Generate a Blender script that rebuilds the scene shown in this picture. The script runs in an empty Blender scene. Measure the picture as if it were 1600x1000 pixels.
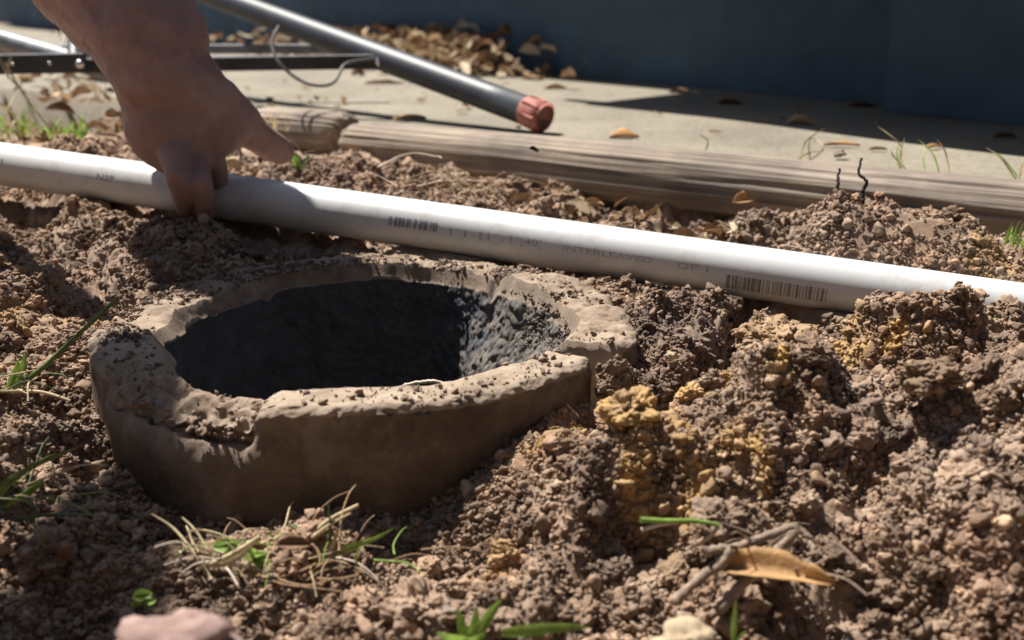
import bpy, bmesh, math, random
import numpy as np
from mathutils import Vector, Matrix
R = math.radians
rng = np.random.default_rng(7)
random.seed(7)
SC = bpy.context.scene
COL = SC.collection

# ------------------------------------------------------------------ camera, sky, sun, exposure
CAM_H, PITCH, FPX = 0.175, R(17.0), 1716.0          # metres above the pipe's rim, tilt down, focal length in photo pixels
cam = bpy.data.cameras.new('camera')
cam.sensor_width = 36.0
cam.lens = 36.0 * FPX / 1600.0
cam.clip_start, cam.clip_end = 0.01, 300.0
cam.dof.use_dof = True
cam.dof.focus_distance = 0.60
cam.dof.aperture_fstop = 9.0
camo = bpy.data.objects.new('camera', cam)
COL.objects.link(camo)
camo.location = (0, 0, CAM_H)
camo.rotation_euler = (R(90) - PITCH, 0, 0)
SC.camera = camo

SUN_EL, SUN_AZ = R(60.0), math.atan2(-0.74, 0.67)   # sun behind the scene, to the left
world = bpy.data.worlds.new('World')
SC.world = world
world.use_nodes = True
wn = world.node_tree
sky = wn.nodes.new('ShaderNodeTexSky')
sky.sky_type = 'NISHITA'
sky.sun_disc = False
sky.sun_elevation = SUN_EL
sky.sun_rotation = SUN_AZ
wn.links.new(sky.outputs[0], wn.nodes['Background'].inputs[0])
wn.nodes['Background'].inputs[1].default_value = 0.05
sun = bpy.data.lights.new('sun', 'SUN')
sun.energy = 5.0
sun.angle = R(0.45)
sun.color = (1.0, 0.955, 0.89)
suno = bpy.data.objects.new('sun', sun)
COL.objects.link(suno)
SD = Vector((math.sin(SUN_AZ) * math.cos(SUN_EL), math.cos(SUN_AZ) * math.cos(SUN_EL), math.sin(SUN_EL)))
suno.rotation_euler = SD.to_track_quat('Z', 'Y').to_euler()
SC.view_settings.view_transform = 'Standard'
SC.view_settings.look = 'None'
SC.view_settings.exposure = 1.06
SC.view_settings.gamma = 1.0

# ------------------------------------------------------------------ small helpers
CP, SP = math.cos(PITCH), math.sin(PITCH)
def cp(px, py, Z):
    """world point seen at photo pixel (px,py) at depth Z along the view axis"""
    u = (px - 800) / FPX * Z
    v = (py - 500) / FPX * Z
    return Vector((u, Z * CP - v * SP, CAM_H - Z * SP - v * CP))
def at(px, py, z=0.0):
    """world point at height z seen at photo pixel (px,py)"""
    d = cp(px, py, 1.0) - Vector((0, 0, CAM_H))
    t = (z - CAM_H) / d.z
    return Vector((d.x * t, d.y * t, z))

def tag(o, label=None, cat=None, group=None, kind=None):
    if label: o['label'] = label
    if cat: o['category'] = cat
    if group: o['group'] = group
    if kind: o['kind'] = kind
    return o
def link(o, parent=None):
    COL.objects.link(o)
    if parent is not None: o.parent = parent
    return o
def empty(name, loc=(0, 0, 0)):
    o = bpy.data.objects.new(name, None)
    o.empty_display_size = 0.02
    o.location = loc
    return link(o)
def mesh_obj(name, verts, faces, mat, parent=None, smooth=True, rel=None):
    me = bpy.data.meshes.new(name)
    v = np.asarray(verts, dtype=np.float64)
    if rel is not None: v = v - np.asarray(rel)
    me.from_pydata(v.tolist(), [], [tuple(int(i) for i in f) for f in faces])
    if smooth: me.polygons.foreach_set('use_smooth', [True] * len(me.polygons))
    me.materials.append(mat)
    me.update()
    return link(bpy.data.objects.new(name, me), parent)
def grid_faces(nu, nv, wrap_u=False, wrap_v=False):
    """quads of an nu x nv vertex grid (index = i*nv + j)"""
    iu = np.arange(nu if wrap_u else nu - 1)
    iv = np.arange(nv if wrap_v else nv - 1)
    I, J = np.meshgrid(iu, iv, indexing='ij')
    I2, J2 = (I + 1) % nu, (J + 1) % nv
    return np.stack([I * nv + J, I2 * nv + J, I2 * nv + J2, I * nv + J2], -1).reshape(-1, 4)
def big_mesh(name, V, F, mat, parent=None, smooth=True):
    me = bpy.data.meshes.new(name)
    V = np.ascontiguousarray(V, dtype=np.float32)
    F = np.ascontiguousarray(F, dtype=np.int32)
    me.vertices.add(len(V)); me.vertices.foreach_set('co', V.ravel())
    me.loops.add(F.size); me.loops.foreach_set('vertex_index', F.ravel())
    me.polygons.add(len(F))
    me.polygons.foreach_set('loop_start', np.arange(0, F.size, F.shape[1], dtype=np.int32))
    me.polygons.foreach_set('use_smooth', np.full(len(F), smooth))
    me.materials.append(mat)
    me.update(calc_edges=True)
    return link(bpy.data.objects.new(name, me), parent)

# ---- noise
def _h(i, j, k, s):
    n = (i * 374761393 + j * 668265263 + k * 2147483647 + s * 974711) & 0xffffffff
    n = ((n ^ (n >> 13)) * 1274126177) & 0xffffffff
    n = n ^ (n >> 16)
    return (n & 0xffffff) / float(0xffffff)
def vnoise(x, y, z=0.0, s=0):
    x, y = np.asarray(x, float), np.asarray(y, float)
    z = np.zeros_like(x) + z
    i, j, k = np.floor(x).astype(np.int64), np.floor(y).astype(np.int64), np.floor(z).astype(np.int64)
    fx, fy, fz = x - i, y - j, z - k
    ux, uy, uz = [f * f * f * (f * (f * 6 - 15) + 10) for f in (fx, fy, fz)]
    r = 0
    for a in (0, 1):
        for b in (0, 1):
            for c in (0, 1):
                w = (ux if a else 1 - ux) * (uy if b else 1 - uy) * (uz if c else 1 - uz)
                r = r + w * _h(i + a, j + b, k + c, s)
    return r * 2 - 1
def fbm(x, y, z=0.0, s=0, o=4, g=0.5):
    a, f, r = 1.0, 1.0, 0
    for k in range(o):
        r = r + a * vnoise(x * f, y * f, np.asarray(z) * f, s + k * 17)
        a *= g; f *= 2.03
    return r
def lumps(x, y, cell, s, rmin=0.35, rmax=0.75, p=0.8, e=0.5):
    """field of rounded lumps (max of hemispheres, one per cell), in units of cell"""
    X, Y = x / cell, y / cell
    i, j = np.floor(X).astype(np.int64), np.floor(Y).astype(np.int64)
    best = np.zeros_like(X)
    for a in (-1, 0, 1):
        for b in (-1, 0, 1):
            ci, cj = i + a, j + b
            cx = ci + _h(ci, cj, 1, s); cy = cj + _h(ci, cj, 2, s)
            rr = rmin + (rmax - rmin) * _h(ci, cj, 3, s) ** 2
            on = _h(ci, cj, 4, s) < p
            d2 = (X - cx) ** 2 + (Y - cy) ** 2
            hgt = rr * np.maximum(0, 1 - d2 / (rr * rr)) ** e * on
            best = np.maximum(best, hgt)
    return best
def sstep(a, b, x):
    t = np.clip((x - a) / (b - a), 0, 1)
    return t * t * (3 - 2 * t)

# ------------------------------------------------------------------ materials (all procedural)
def newmat(name):
    m = bpy.data.materials.new(name); m.use_nodes = True
    nt = m.node_tree
    return m, nt, nt.nodes['Principled BSDF']
def N(nt, typ, **kw):
    n = nt.nodes.new(typ)
    for k, v in kw.items(): setattr(n, k, v)
    return n
def ramp(nt, fac, stops):
    r = N(nt, 'ShaderNodeValToRGB')
    e = r.color_ramp.elements
    while len(e) < len(stops): e.new(0.5)
    for el, (p, c) in zip(e, stops):
        el.position = p; el.color = (c[0], c[1], c[2], 1)
    nt.links.new(fac, r.inputs[0])
    return r.outputs[0]
def noise(nt, vec, scale, detail=5, rough=0.6, dist=0.0):
    n = N(nt, 'ShaderNodeTexNoise')
    n.inputs['Scale'].default_value = scale; n.inputs['Detail'].default_value = detail
    n.inputs['Roughness'].default_value = rough; n.inputs['Distortion'].default_value = dist
    nt.links.new(vec, n.inputs['Vector'])
    return n.outputs[0]
def mix(nt, a, b, fac, blend='MIX'):
    m = N(nt, 'ShaderNodeMix', data_type='RGBA', blend_type=blend)
    for sock, v in ((m.inputs[0], fac), (m.inputs[6], a), (m.inputs[7], b)):
        if isinstance(v, (int, float)): sock.default_value = v
        elif isinstance(v, tuple): sock.default_value = (v[0], v[1], v[2], 1)
        else: nt.links.new(v, sock)
    return m.outputs[2]
def mth(nt, op, a, b=None, clamp=False):
    m = N(nt, 'ShaderNodeMath', operation=op, use_clamp=clamp)
    for s, v in zip(m.inputs, (a, b)):
        if v is None: continue
        if isinstance(v, (int, float)): s.default_value = v
        else: nt.links.new(v, s)
    return m.outputs[0]
def bump(nt, bsdf, h, strength, dist):
    b = N(nt, 'ShaderNodeBump')
    b.inputs['Strength'].default_value = strength; b.inputs['Distance'].default_value = dist
    nt.links.new(h, b.inputs['Height'])
    nt.links.new(b.outputs[0], bsdf.inputs['Normal'])
def geopos(nt): return N(nt, 'ShaderNodeNewGeometry').outputs['Position']
def objco(nt): return N(nt, 'ShaderNodeTexCoord').outputs['Object']

def soil_mat(name, attr_type):
    """crumbly soil; 'tint' = (yellow sand, dark loam, grey) carried by the mesh, the instance or the object"""
    m, nt, b = newmat(name)
    P = geopos(nt)
    a = N(nt, 'ShaderNodeAttribute', attribute_type=attr_type, attribute_name='tint')
    sx = N(nt, 'ShaderNodeSeparateXYZ'); nt.links.new(a.outputs['Vector'], sx.inputs[0])
    c = ramp(nt, noise(nt, P, 55, 6, 0.65), [(0.25, (0.100, 0.066, 0.045)), (0.5, (0.245, 0.172, 0.122)), (0.78, (0.42, 0.315, 0.232))])
    c = mix(nt, c, (0.32, 0.18, 0.11), mth(nt, 'MULTIPLY', ramp(nt, noise(nt, P, 21, 3), [(0.5, (0, 0, 0)), (0.72, (1, 1, 1))]), 0.4))
    if attr_type != 'GEOMETRY':
        rnd = N(nt, 'ShaderNodeObjectInfo').outputs['Random']
        c = mix(nt, c, ramp(nt, rnd, [(0.0, (0.55, 0.54, 0.55)), (0.5, (1, 1, 1)), (0.9, (1.25, 1.22, 1.18)), (1.0, (1.5, 1.42, 1.3))]), 1.0, 'MULTIPLY')
    yn = ramp(nt, noise(nt, P, 90, 4), [(0.30, (0.25, 0.25, 0.25)), (0.62, (1, 1, 1))])
    c = mix(nt, c, (0.42, 0.262, 0.10), mth(nt, 'MULTIPLY', sx.outputs[0], yn, True))
    c = mix(nt, c, (0.075, 0.055, 0.046), mth(nt, 'MULTIPLY', sx.outputs[1], 0.8, True))
    c = mix(nt, c, (0.19, 0.152, 0.132), mth(nt, 'MULTIPLY', sx.outputs[2], 0.8, True))
    speck = ramp(nt, noise(nt, P, 900, 2), [(0.60, (0, 0, 0)), (0.75, (1, 1, 1))])
    c = mix(nt, c, (0.36, 0.28, 0.21), mth(nt, 'MULTIPLY', speck, 0.35))
    nt.links.new(c, b.inputs['Base Color'])
    b.inputs['Roughness'].default_value = 0.95
    b.inputs['Specular IOR Level'].default_value = 0.15
    bump(nt, b, noise(nt, P, 700, 4, 0.7), 0.5, 0.0012)
    return m
M_SOIL = soil_mat('soil', 'GEOMETRY')
M_CRUMB = soil_mat('soil_crumb', 'INSTANCER')
M_CLOD = soil_mat('soil_clod', 'OBJECT')

def simple(name, col, rough=0.8, var=0.25, scale=60, bmp=0.0, bscale=300, spec=0.3, trans=0.0):
    m, nt, b = newmat(name)
    P = objco(nt)
    lo = tuple(x * (1 - var) for x in col); hi = tuple(min(1, x * (1 + var)) for x in col)
    c = ramp(nt, noise(nt, P, scale, 5), [(0.3, lo), (0.7, hi)])
    nt.links.new(c, b.inputs['Base Color'])
    b.inputs['Roughness'].default_value = rough
    b.inputs['Specular IOR Level'].default_value = spec
    if bmp: bump(nt, b, noise(nt, P, bscale, 5, 0.65), bmp, 0.002)
    if trans:
        tr = N(nt, 'ShaderNodeBsdfTranslucent')
        nt.links.new(c, tr.inputs[0])
        mx = N(nt, 'ShaderNodeMixShader'); mx.inputs[0].default_value = trans
        nt.links.new(b.outputs[0], mx.inputs[1]); nt.links.new(tr.outputs[0], mx.inputs[2])
        nt.links.new(mx.outputs[0], nt.nodes['Material Output'].inputs[0])
    return m

def clay_mat():
    m, nt, b = newmat('fired_clay')
    P = geopos(nt)
    c = ramp(nt, noise(nt, P, 38, 7, 0.65), [(0.28, (0.17, 0.122, 0.088)), (0.48, (0.31, 0.238, 0.172)), (0.75, (0.44, 0.355, 0.27))])
    c = mix(nt, c, (0.10, 0.07, 0.05), ramp(nt, noise(nt, P, 300, 5, 0.7), [(0.62, (0, 0, 0)), (0.76, (0.8, 0.8, 0.8))]))
    a = N(nt, 'ShaderNodeAttribute', attribute_type='GEOMETRY', attribute_name='tint')
    sx = N(nt, 'ShaderNodeSeparateXYZ'); nt.links.new(a.outputs['Vector'], sx.inputs[0])
    crust = ramp(nt, noise(nt, P, 330, 4, 0.7), [(0.36, (0.055, 0.052, 0.050)), (0.52, (0.125, 0.113, 0.10)), (0.70, (0.27, 0.245, 0.215))])  # speckled grit, painted paler for the sunlit part of the inner wall
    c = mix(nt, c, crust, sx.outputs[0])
    dirt = ramp(nt, noise(nt, P, 70, 6, 0.7), [(0.3, (0.105, 0.070, 0.050)), (0.7, (0.26, 0.185, 0.135))])
    shaden = ramp(nt, noise(nt, P, 60, 5), [(0.3, (0.060, 0.062, 0.068)), (0.7, (0.095, 0.095, 0.098))])  # dark tone painted in for the shade inside the pipe
    dn = ramp(nt, noise(nt, P, 55, 5, 0.65), [(0.36, (0.15, 0.15, 0.15)), (0.6, (1, 1, 1))])
    neg = mth(nt, 'MULTIPLY', sx.outputs[1], -1.0, True)
    c = mix(nt, c, dirt, mth(nt, 'MULTIPLY', neg, dn))
    c = mix(nt, c, shaden, mth(nt, 'MULTIPLY', sx.outputs[1], 1.0, True))
    stain = ramp(nt, noise(nt, P, 26, 6, 0.7), [(0.32, (0.04, 0.028, 0.022)), (0.5, (0.10, 0.070, 0.052)), (0.66, (0.22, 0.17, 0.135))])
    c = mix(nt, c, stain, sx.outputs[2])
    nt.links.new(c, b.inputs['Base Color'])
    b.inputs['Roughness'].default_value = 0.9
    b.inputs['Specular IOR Level'].default_value = 0.2
    gr = mth(nt, 'ADD', noise(nt, P, 420, 6, 0.75), mth(nt, 'MULTIPLY', noise(nt, P, 1500, 3, 0.8), 0.5))
    bump(nt, b, gr, 0.6, 0.0016)
    return m
M_CLAY = clay_mat()

def pvc_mat():
    m, nt, b = newmat('white_pvc')
    P = objco(nt)
    c = ramp(nt, noise(nt, P, 9, 6, 0.6), [(0.35, (0.57, 0.575, 0.575)), (0.75, (0.48, 0.475, 0.46))])
    sm = ramp(nt, noise(nt, P, 45, 7, 0.7), [(0.53, (0, 0, 0)), (0.72, (1, 1, 1))])
    c = mix(nt, c, (0.36, 0.29, 0.22), mth(nt, 'MULTIPLY', sm, 0.55))
    nt.links.new(c, b.inputs['Base Color'])
    b.inputs['Roughness'].default_value = 0.38
    bump(nt, b, noise(nt, P, 150, 4), 0.05, 0.001)
    return m
M_PVC = pvc_mat()
M_INK_FAINT = simple('faded_print_ink', (0.34, 0.335, 0.335), 0.6, 0.35, 900)
M_INK = simple('print_ink', (0.20, 0.195, 0.205), 0.6, 0.45, 700)

def concrete_mat():
    m, nt, b = newmat('concrete')
    P = geopos(nt)
    c = ramp(nt, noise(nt, P, 7, 7, 0.65), [(0.3, (0.155, 0.134, 0.100)), (0.72, (0.26, 0.228, 0.172))])
    sp = ramp(nt, noise(nt, P, 220, 4, 0.7), [(0.35, (0.62, 0.62, 0.62)), (0.5, (1, 1, 1)), (0.72, (1.22, 1.2, 1.15))])
    c = mix(nt, c, sp, 1.0, 'MULTIPLY')
    st = ramp(nt, noise(nt, P, 16, 4), [(0.55, (0, 0, 0)), (0.75, (1, 1, 1))])
    c = mix(nt, c, (0.21, 0.18, 0.13), mth(nt, 'MULTIPLY', st, 0.45))
    nt.links.new(c, b.inputs['Base Color'])
    b.inputs['Roughness'].default_value = 0.92
    bump(nt, b, noise(nt, P, 260, 6, 0.7), 0.7, 0.002)
    return m
M_CONC = concrete_mat()

def wood_mat():
    m, nt, b = newmat('weathered_wood')
    P = objco(nt)
    mp = N(nt, 'ShaderNodeMapping'); mp.inputs['Scale'].default_value = (0.014, 1, 1)
    nt.links.new(P, mp.inputs[0])
    g = noise(nt, mp.outputs[0], 260, 7, 0.7, 0.0)
    c = ramp(nt, g, [(0.30, (0.06, 0.048, 0.040)), (0.45, (0.24, 0.20, 0.165)), (0.72, (0.40, 0.345, 0.29))])
    pt = ramp(nt, noise(nt, P, 11, 4), [(0.4, (0.72, 0.70, 0.70)), (0.65, (1.12, 1.08, 1.0))])
    c = mix(nt, c, pt, 1.0, 'MULTIPLY')
    nt.links.new(c, b.inputs['Base Color'])
    b.inputs['Roughness'].default_value = 0.88
    b.inputs['Specular IOR Level'].default_value = 0.2
    bump(nt, b, g, 0.8, 0.002)
    return m
M_WOOD = wood_mat()

def skin_mat():
    m, nt, b = newmat('skin')
    P = geopos(nt)
    c = ramp(nt, noise(nt, P, 42, 6, 0.6), [(0.3, (0.225, 0.128, 0.112)), (0.7, (0.31, 0.20, 0.178))])
    d = ramp(nt, noise(nt, P, 120, 5, 0.7), [(0.55, (0, 0, 0)), (0.8, (1, 1, 1))])
    c = mix(nt, c, (0.22, 0.13, 0.09), mth(nt, 'MULTIPLY', d, 0.7))
    nt.links.new(c, b.inputs['Base Color'])
    b.inputs['Roughness'].default_value = 0.6
    b.inputs['Subsurface Weight'].default_value = 0.12
    b.inputs['Subsurface Radius'].default_value = (0.008, 0.003, 0.002)
    b.inputs['Subsurface Scale'].default_value = 0.6
    v = N(nt, 'ShaderNodeTexVoronoi', feature='DISTANCE_TO_EDGE'); v.inputs['Scale'].default_value = 520
    nt.links.new(P, v.inputs['Vector'])
    h = mth(nt, 'ADD', mth(nt, 'MULTIPLY', v.outputs[0], 0.5), noise(nt, P, 95, 5, 0.6))
    bump(nt, b, h, 0.35, 0.0022)
    return m
M_SKIN = skin_mat()
M_NAIL = simple('finger_nail', (0.46, 0.30, 0.24), 0.4, 0.1)
M_SHIRT = simple('shirt_cotton', (0.13, 0.14, 0.16), 0.9, 0.2, 200, 0.3, 900)
M_HAIR = simple('arm_hair', (0.16, 0.10, 0.06), 0.6, 0.2)
M_BLACK = simple('black_painted_metal', (0.013, 0.016, 0.021), 0.5, 0.5, 40, 0.15, 250, 0.5)
M_GREYMETAL = simple('dusty_grey_metal', (0.16, 0.17, 0.185), 0.5, 0.4, 60, 0.1, 250, 0.5)
M_STEEL = simple('bare_steel', (0.62, 0.62, 0.62), 0.25, 0.15, 200)
M_STEEL.node_tree.nodes['Principled BSDF'].inputs['Metallic'].default_value = 1.0
M_RED = simple('red_rubber', (0.36, 0.13, 0.10), 0.7, 0.3, 90, 0.2, 400)
M_SLATE = simple('slate_paint', (0.058, 0.092, 0.124), 0.8, 0.2, 14, 0.2, 150)
M_DECK = simple('deck_board', (0.15, 0.12, 0.10), 0.85, 0.3, 30)
M_LEAF_TAN = simple('dry_leaf_tan', (0.40, 0.28, 0.16), 0.7, 0.35, 130, 0.4, 400, 0.3, 0.25)
M_LEAF_BROWN = simple('dry_leaf_brown', (0.20, 0.115, 0.06), 0.7, 0.35, 130, 0.4, 400, 0.3, 0.2)
M_LEAF_ORANGE = simple('dry_leaf_orange', (0.50, 0.30, 0.13), 0.65, 0.3, 130, 0.3, 400, 0.3, 0.3)
M_LEAF_PALE = simple('dry_leaf_pale', (0.56, 0.46, 0.32), 0.7, 0.25, 130, 0.4, 400, 0.3, 0.25)
M_GRASS = simple('grass_green', (0.25, 0.38, 0.075), 0.5, 0.35, 220, 0, 300, 0.4, 0.35)
M_GRASS_DARK = simple('grass_dark_green', (0.13, 0.17, 0.055), 0.5, 0.35, 220, 0, 300, 0.4, 0.3)
M_STRAW = simple('dry_straw', (0.52, 0.42, 0.25), 0.7, 0.3, 220, 0, 300, 0.3, 0.25)
M_ROOT = simple('pale_root', (0.55, 0.46, 0.36), 0.75, 0.25, 250)
M_ROOT_BROWN = simple('brown_root', (0.26, 0.165, 0.09), 0.8, 0.3, 250)
M_TWIG = simple('twig_bark', (0.27, 0.20, 0.145), 0.85, 0.4, 300, 0.6, 700)
M_TWIG_DARK = simple('dark_twig_bark', (0.045, 0.035, 0.032), 0.85, 0.4, 300, 0.6, 700)
M_STONE_PINK = simple('pink_stone', (0.25, 0.165, 0.14), 0.85, 0.35, 60, 0.6, 220)
M_STONE_TAN = simple('tan_stone', (0.40, 0.31, 0.20), 0.85, 0.3, 60, 0.5, 220)
M_STONE_GREY = simple('grey_stone', (0.25, 0.195, 0.155), 0.85, 0.35, 90, 0.6, 260)
M_WIRE = simple('grey_wire', (0.10, 0.095, 0.09), 0.5, 0.3, 200)
M_MUD = simple('wet_mud', (0.018, 0.016, 0.015), 0.5, 0.3, 60, 0.6, 120)

# ------------------------------------------------------------------ layout of the place
RC = np.array([-0.082, 0.574])        # centre of the clay pipe (its rim is z = 0)
R_OUT, R_IN = 0.147, 0.111
PA, PB = cp(0, 256, 0.855), cp(1200, 429, 0.692)      # two points of the pvc pipe's axis
PDIR = (PB - PA).normalized()
R_PVC = 0.0167
TA, TB = at(550, 228, 0.010), at(1600, 346, 0.010)    # axis of the long timber
TDIR = (TB - TA).normalized()
TN = Vector((-TDIR.y, TDIR.x, 0))                     # points away from the camera
if TN.y < 0: TN = -TN
SLAB_Z = 0.030

CTRL = [  # photo pixel, height: the lie of the soil
    (100, 480, -.004), (60, 600, -.016), (30, 520, -.006), (80, 750, -.036), (60, 900, -.056), (150, 985, -.068),
    (150, 640, -.030), (190, 780, -.052), (260, 850, -.058), (360, 850, -.055), (500, 850, -.054), (640, 840, -.054),
    (400, 930, -.054), (600, 930, -.050), (300, 985, -.062), (700, 990, -.055), (720, 800, -.046),
    (790, 730, -.028), (850, 700, -.020), (930, 690, -.014), (1000, 690, -.006), (900, 760, -.022), (800, 830, -.046),
    (850, 900, -.050), (1000, 800, -.034), (1000, 970, -.056), (1100, 700, -.010), (1200, 640, -.004), (1150, 800, -.030),
    (1300, 720, -.012), (1400, 600, .006), (1500, 660, .004), (1560, 560, .010), (1300, 900, -.046), (1400, 820, -.028),
    (1560, 800, -.020), (1560, 960, -.050), (1260, 980, -.058),
    (1420, 478, -.004), (1520, 492, -.006), (1340, 492, -.010), (1240, 490, -.016), (1590, 515, -.009), (1480, 530, .000), (1380, 540, -.002),
    (970, 462, -.008), (1060, 478, -.012), (1110, 500, -.014), (1020, 530, -.012), (1090, 545, -.016),
    (1010, 595, -.030), (1070, 600, -.034), (965, 600, -.014), (955, 570, -.010), (1120, 580, -.020), (1150, 520, -.012), (960, 640, -.022),
    (700, 300, .012), (620, 270, .016), (560, 250, .010), (850, 310, -.004), (950, 330, -.010), (1050, 345, -.010), (1180, 370, .006),
    (1300, 385, .020), (1400, 350, .030), (1470, 370, .030), (1560, 400, .018), (1200, 340, .010), (1560, 375, .014),
    (100, 205, .020), (20, 215, .020), (160, 190, .022), (300, 215, .022), (430, 225, .010), (480, 240, .008),
    (60, 310, .020), (200, 340, .014), (60, 400, .006), (150, 430, .002), (250, 400, .004), (330, 390, .002), (500, 400, -.002), (640, 400, -.002), (760, 420, -.003), (880, 440, -.003),
]
cxy = np.array([list(at(px, py, z))[:2] for px, py, z in CTRL])
cz = np.array([c[2] for c in CTRL])
extra = [(-.9, .3, -.05), (-.9, .9, 0), (.9, .4, -.03), (.9, .7, .01), (0, .1, -.07), (-.5, .1, -.07), (.5, .1, -.07), (-.7, .6, -.02), (.75, .3, -.05), (-.6, 1.4, .02)]
cxy = np.vstack([cxy, [e[:2] for e in extra]]); cz = np.concatenate([cz, [e[2] for e in extra]])
def _tps(d2): return np.where(d2 > 0, d2 * np.log(d2 + 1e-12), 0)
_K = _tps(((cxy[:, None] - cxy[None]) ** 2).sum(-1)) + np.eye(len(cxy)) * 2e-4
_Pm = np.c_[np.ones(len(cxy)), cxy]
_A = np.block([[_K, _Pm], [_Pm.T, np.zeros((3, 3))]])
_w = np.linalg.solve(_A, np.r_[cz, 0, 0, 0])
def base_z(x, y):
    r = _w[-3] + _w[-2] * x + _w[-1] * y
    for (px, py), w in zip(cxy, _w[:-3]):
        r = r + w * _tps((x - px) ** 2 + (y - py) ** 2)
    far = sstep(0.55, 0.95, np.hypot(x, (y - 0.65) * 0.9))
    return np.clip(r, -.085, .045) * (1 - far) - 0.03 * far
def slab_side(x, y):
    """signed distance past the timber's axis, towards the slab"""
    return (x - TA.x) * TN.x + (y - TA.y) * TN.y
def rim_out(x, y):
    d = np.degrees(np.arctan2(y - RC[1], x - RC[0])) % 360
    return R_OUT - 0.011 * sstep(200, 262, d) * (1 - sstep(334, 348, d)) + 0.002 * np.clip(sstep(335, 345, d) + (1 - sstep(35, 75, d)), 0, 1) + 0.005 * sstep(40, 75, d) * (1 - sstep(110, 150, d)) - 0.008 * sstep(120, 160, d) * (1 - sstep(200, 250, d))
def soil_z(x, y, fine=True):
    x, y = np.asarray(x, float), np.asarray(y, float)
    z = base_z(x, y)
    rc = np.hypot(x - RC[0], y - RC[1])
    near = 1 - sstep(0.8, 1.3, np.hypot(x, y - 0.6))
    wx = x + 0.006 * fbm(x * 40, y * 40, 3.1, 5, 2); wy = y + 0.006 * fbm(x * 40, y * 40, 7.7, 9, 2)
    rough = 0.75 + 0.45 * sstep(-.1, .15, x)
    d = 0.010 * fbm(x * 22, y * 22, 0, 1, 3) * rough
    d = d + 0.55 * 0.070 * (lumps(wx + .013 * fbm(x * 18, y * 18, 0, 3, 2), wy, 0.070, 20, .15, .55, .45, .85) - .08) * rough
    d = d + 0.55 * 0.036 * (lumps(wx, wy, 0.036, 21, .2, .62, .6, .85) - .14)
    d = d + 0.60 * 0.019 * (lumps(wx, wy, 0.019, 31, .25, .68, .75, .8) - .2)
    if fine:
        d = d + 0.62 * 0.0085 * (lumps(wx, wy, 0.0085, 41, .3, .7, .85) - .25)
        d = d + 0.62 * 0.0042 * (lumps(x, y, 0.0042, 51, .3, .7, .9) - .25)
        d = d + 0.0011 * fbm(x * 420, y * 420, 0, 61, 2)
    RO = rim_out(x, y)
    calm = 0.45 + 0.55 * sstep(RO, RO + 0.03, rc)
    z = z + d * near * calm
    # a gully at the left, along the dug edge
    ga, gb = at(-40, 262, .012), at(170, 455, .0)
    gx, gy = gb.x - ga.x, gb.y - ga.y
    t = np.clip(((x - ga.x) * gx + (y - ga.y) * gy) / (gx * gx + gy * gy), 0, 1)
    gd = np.hypot(x - ga.x - t * gx, y - ga.y - t * gy)
    z = z - 0.012 * (1 - sstep(0.008, 0.040, gd + 0.004 * fbm(x * 60, y * 60, 0, 77, 2)))
    # keep clear of the clay pipe's wall and of the pvc pipe
    z = np.where(rc < RO - 0.004, np.minimum(z, -0.016 - 0.5 * (RO - rc)), z)
    z = np.where((rc >= RO - 0.004) & (rc < RO + .02) & (z > -0.02), np.minimum(z, 0.001 + .35 * (rc - RO)), z)
    pin = np.full(x.shape, -9.0)
    for (ax_, ay_), (bx_, by_) in PLATEAU:
        ex, ey = bx_ - ax_, by_ - ay_
        dd = ((x - ax_) * ey - (y - ay_) * ex) / math.hypot(ex, ey)
        pin = np.maximum(pin, dd)
    pin = pin + 0.005 * fbm(x * 55, y * 55, 0, 333, 3)
    ztop = -0.010 + 0.6 * d + 0.0 * x
    wgt = (1 - sstep(0.0, 0.006, pin)) * (rc > RO - .004)
    z = np.where(pin < 0.03, z - (1 - sstep(.01, .03, pin)) * np.maximum(0, z + 0.036) * (pin > 0), z)
    z = z * (1 - wgt) + np.maximum(z, ztop) * wgt
    for (px, py, rad_, dep) in PITS:
        c_ = at(px, py, -.015)
        z = z - dep * np.exp(-(((x - c_.x) ** 2 + (y - c_.y) ** 2) / rad_ ** 2) ** 1.15)
    s = np.abs((x - PA.x) * (-PDIR.y) + (y - PA.y) * PDIR.x) / math.hypot(PDIR.x, PDIR.y)
    pz = PA.z + (x - PA.x) / PDIR.x * PDIR.z
    z = np.where((s < 0.017) & (x < at(1340, 470, .0).x), np.minimum(z, pz - 0.0145), z)
    fr = (y - PA.y) * PDIR.x - (x - PA.x) * PDIR.y          # negative in front of the pvc pipe
    fr = fr / math.hypot(PDIR.x, PDIR.y)
    xk = at(1350, 470, -.01).x
    hp = np.where(x < xk, pz - 0.0145, pz - 0.004 + 0.020 * np.clip(fbm(x * 28 + 2.3, y * 28, 0, 505, 3), -.3, 1))
    near_pipe = (fr < 0) & (fr > -0.055)
    lim = hp
    z = np.where(fr >= 0, np.minimum(z, pz - 0.0145 + 1.1 * np.maximum(0, fr - 0.010)), z)
    k = 1 - sstep(0.035, 0.055, -fr)
    z = np.where(near_pipe, np.where(z > lim, z * (1 - k) + lim * k, z), z)
    sd = slab_side(x, y)
    z = np.where(sd > 0.0, np.minimum(z, -0.03), z)
    return z

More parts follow.
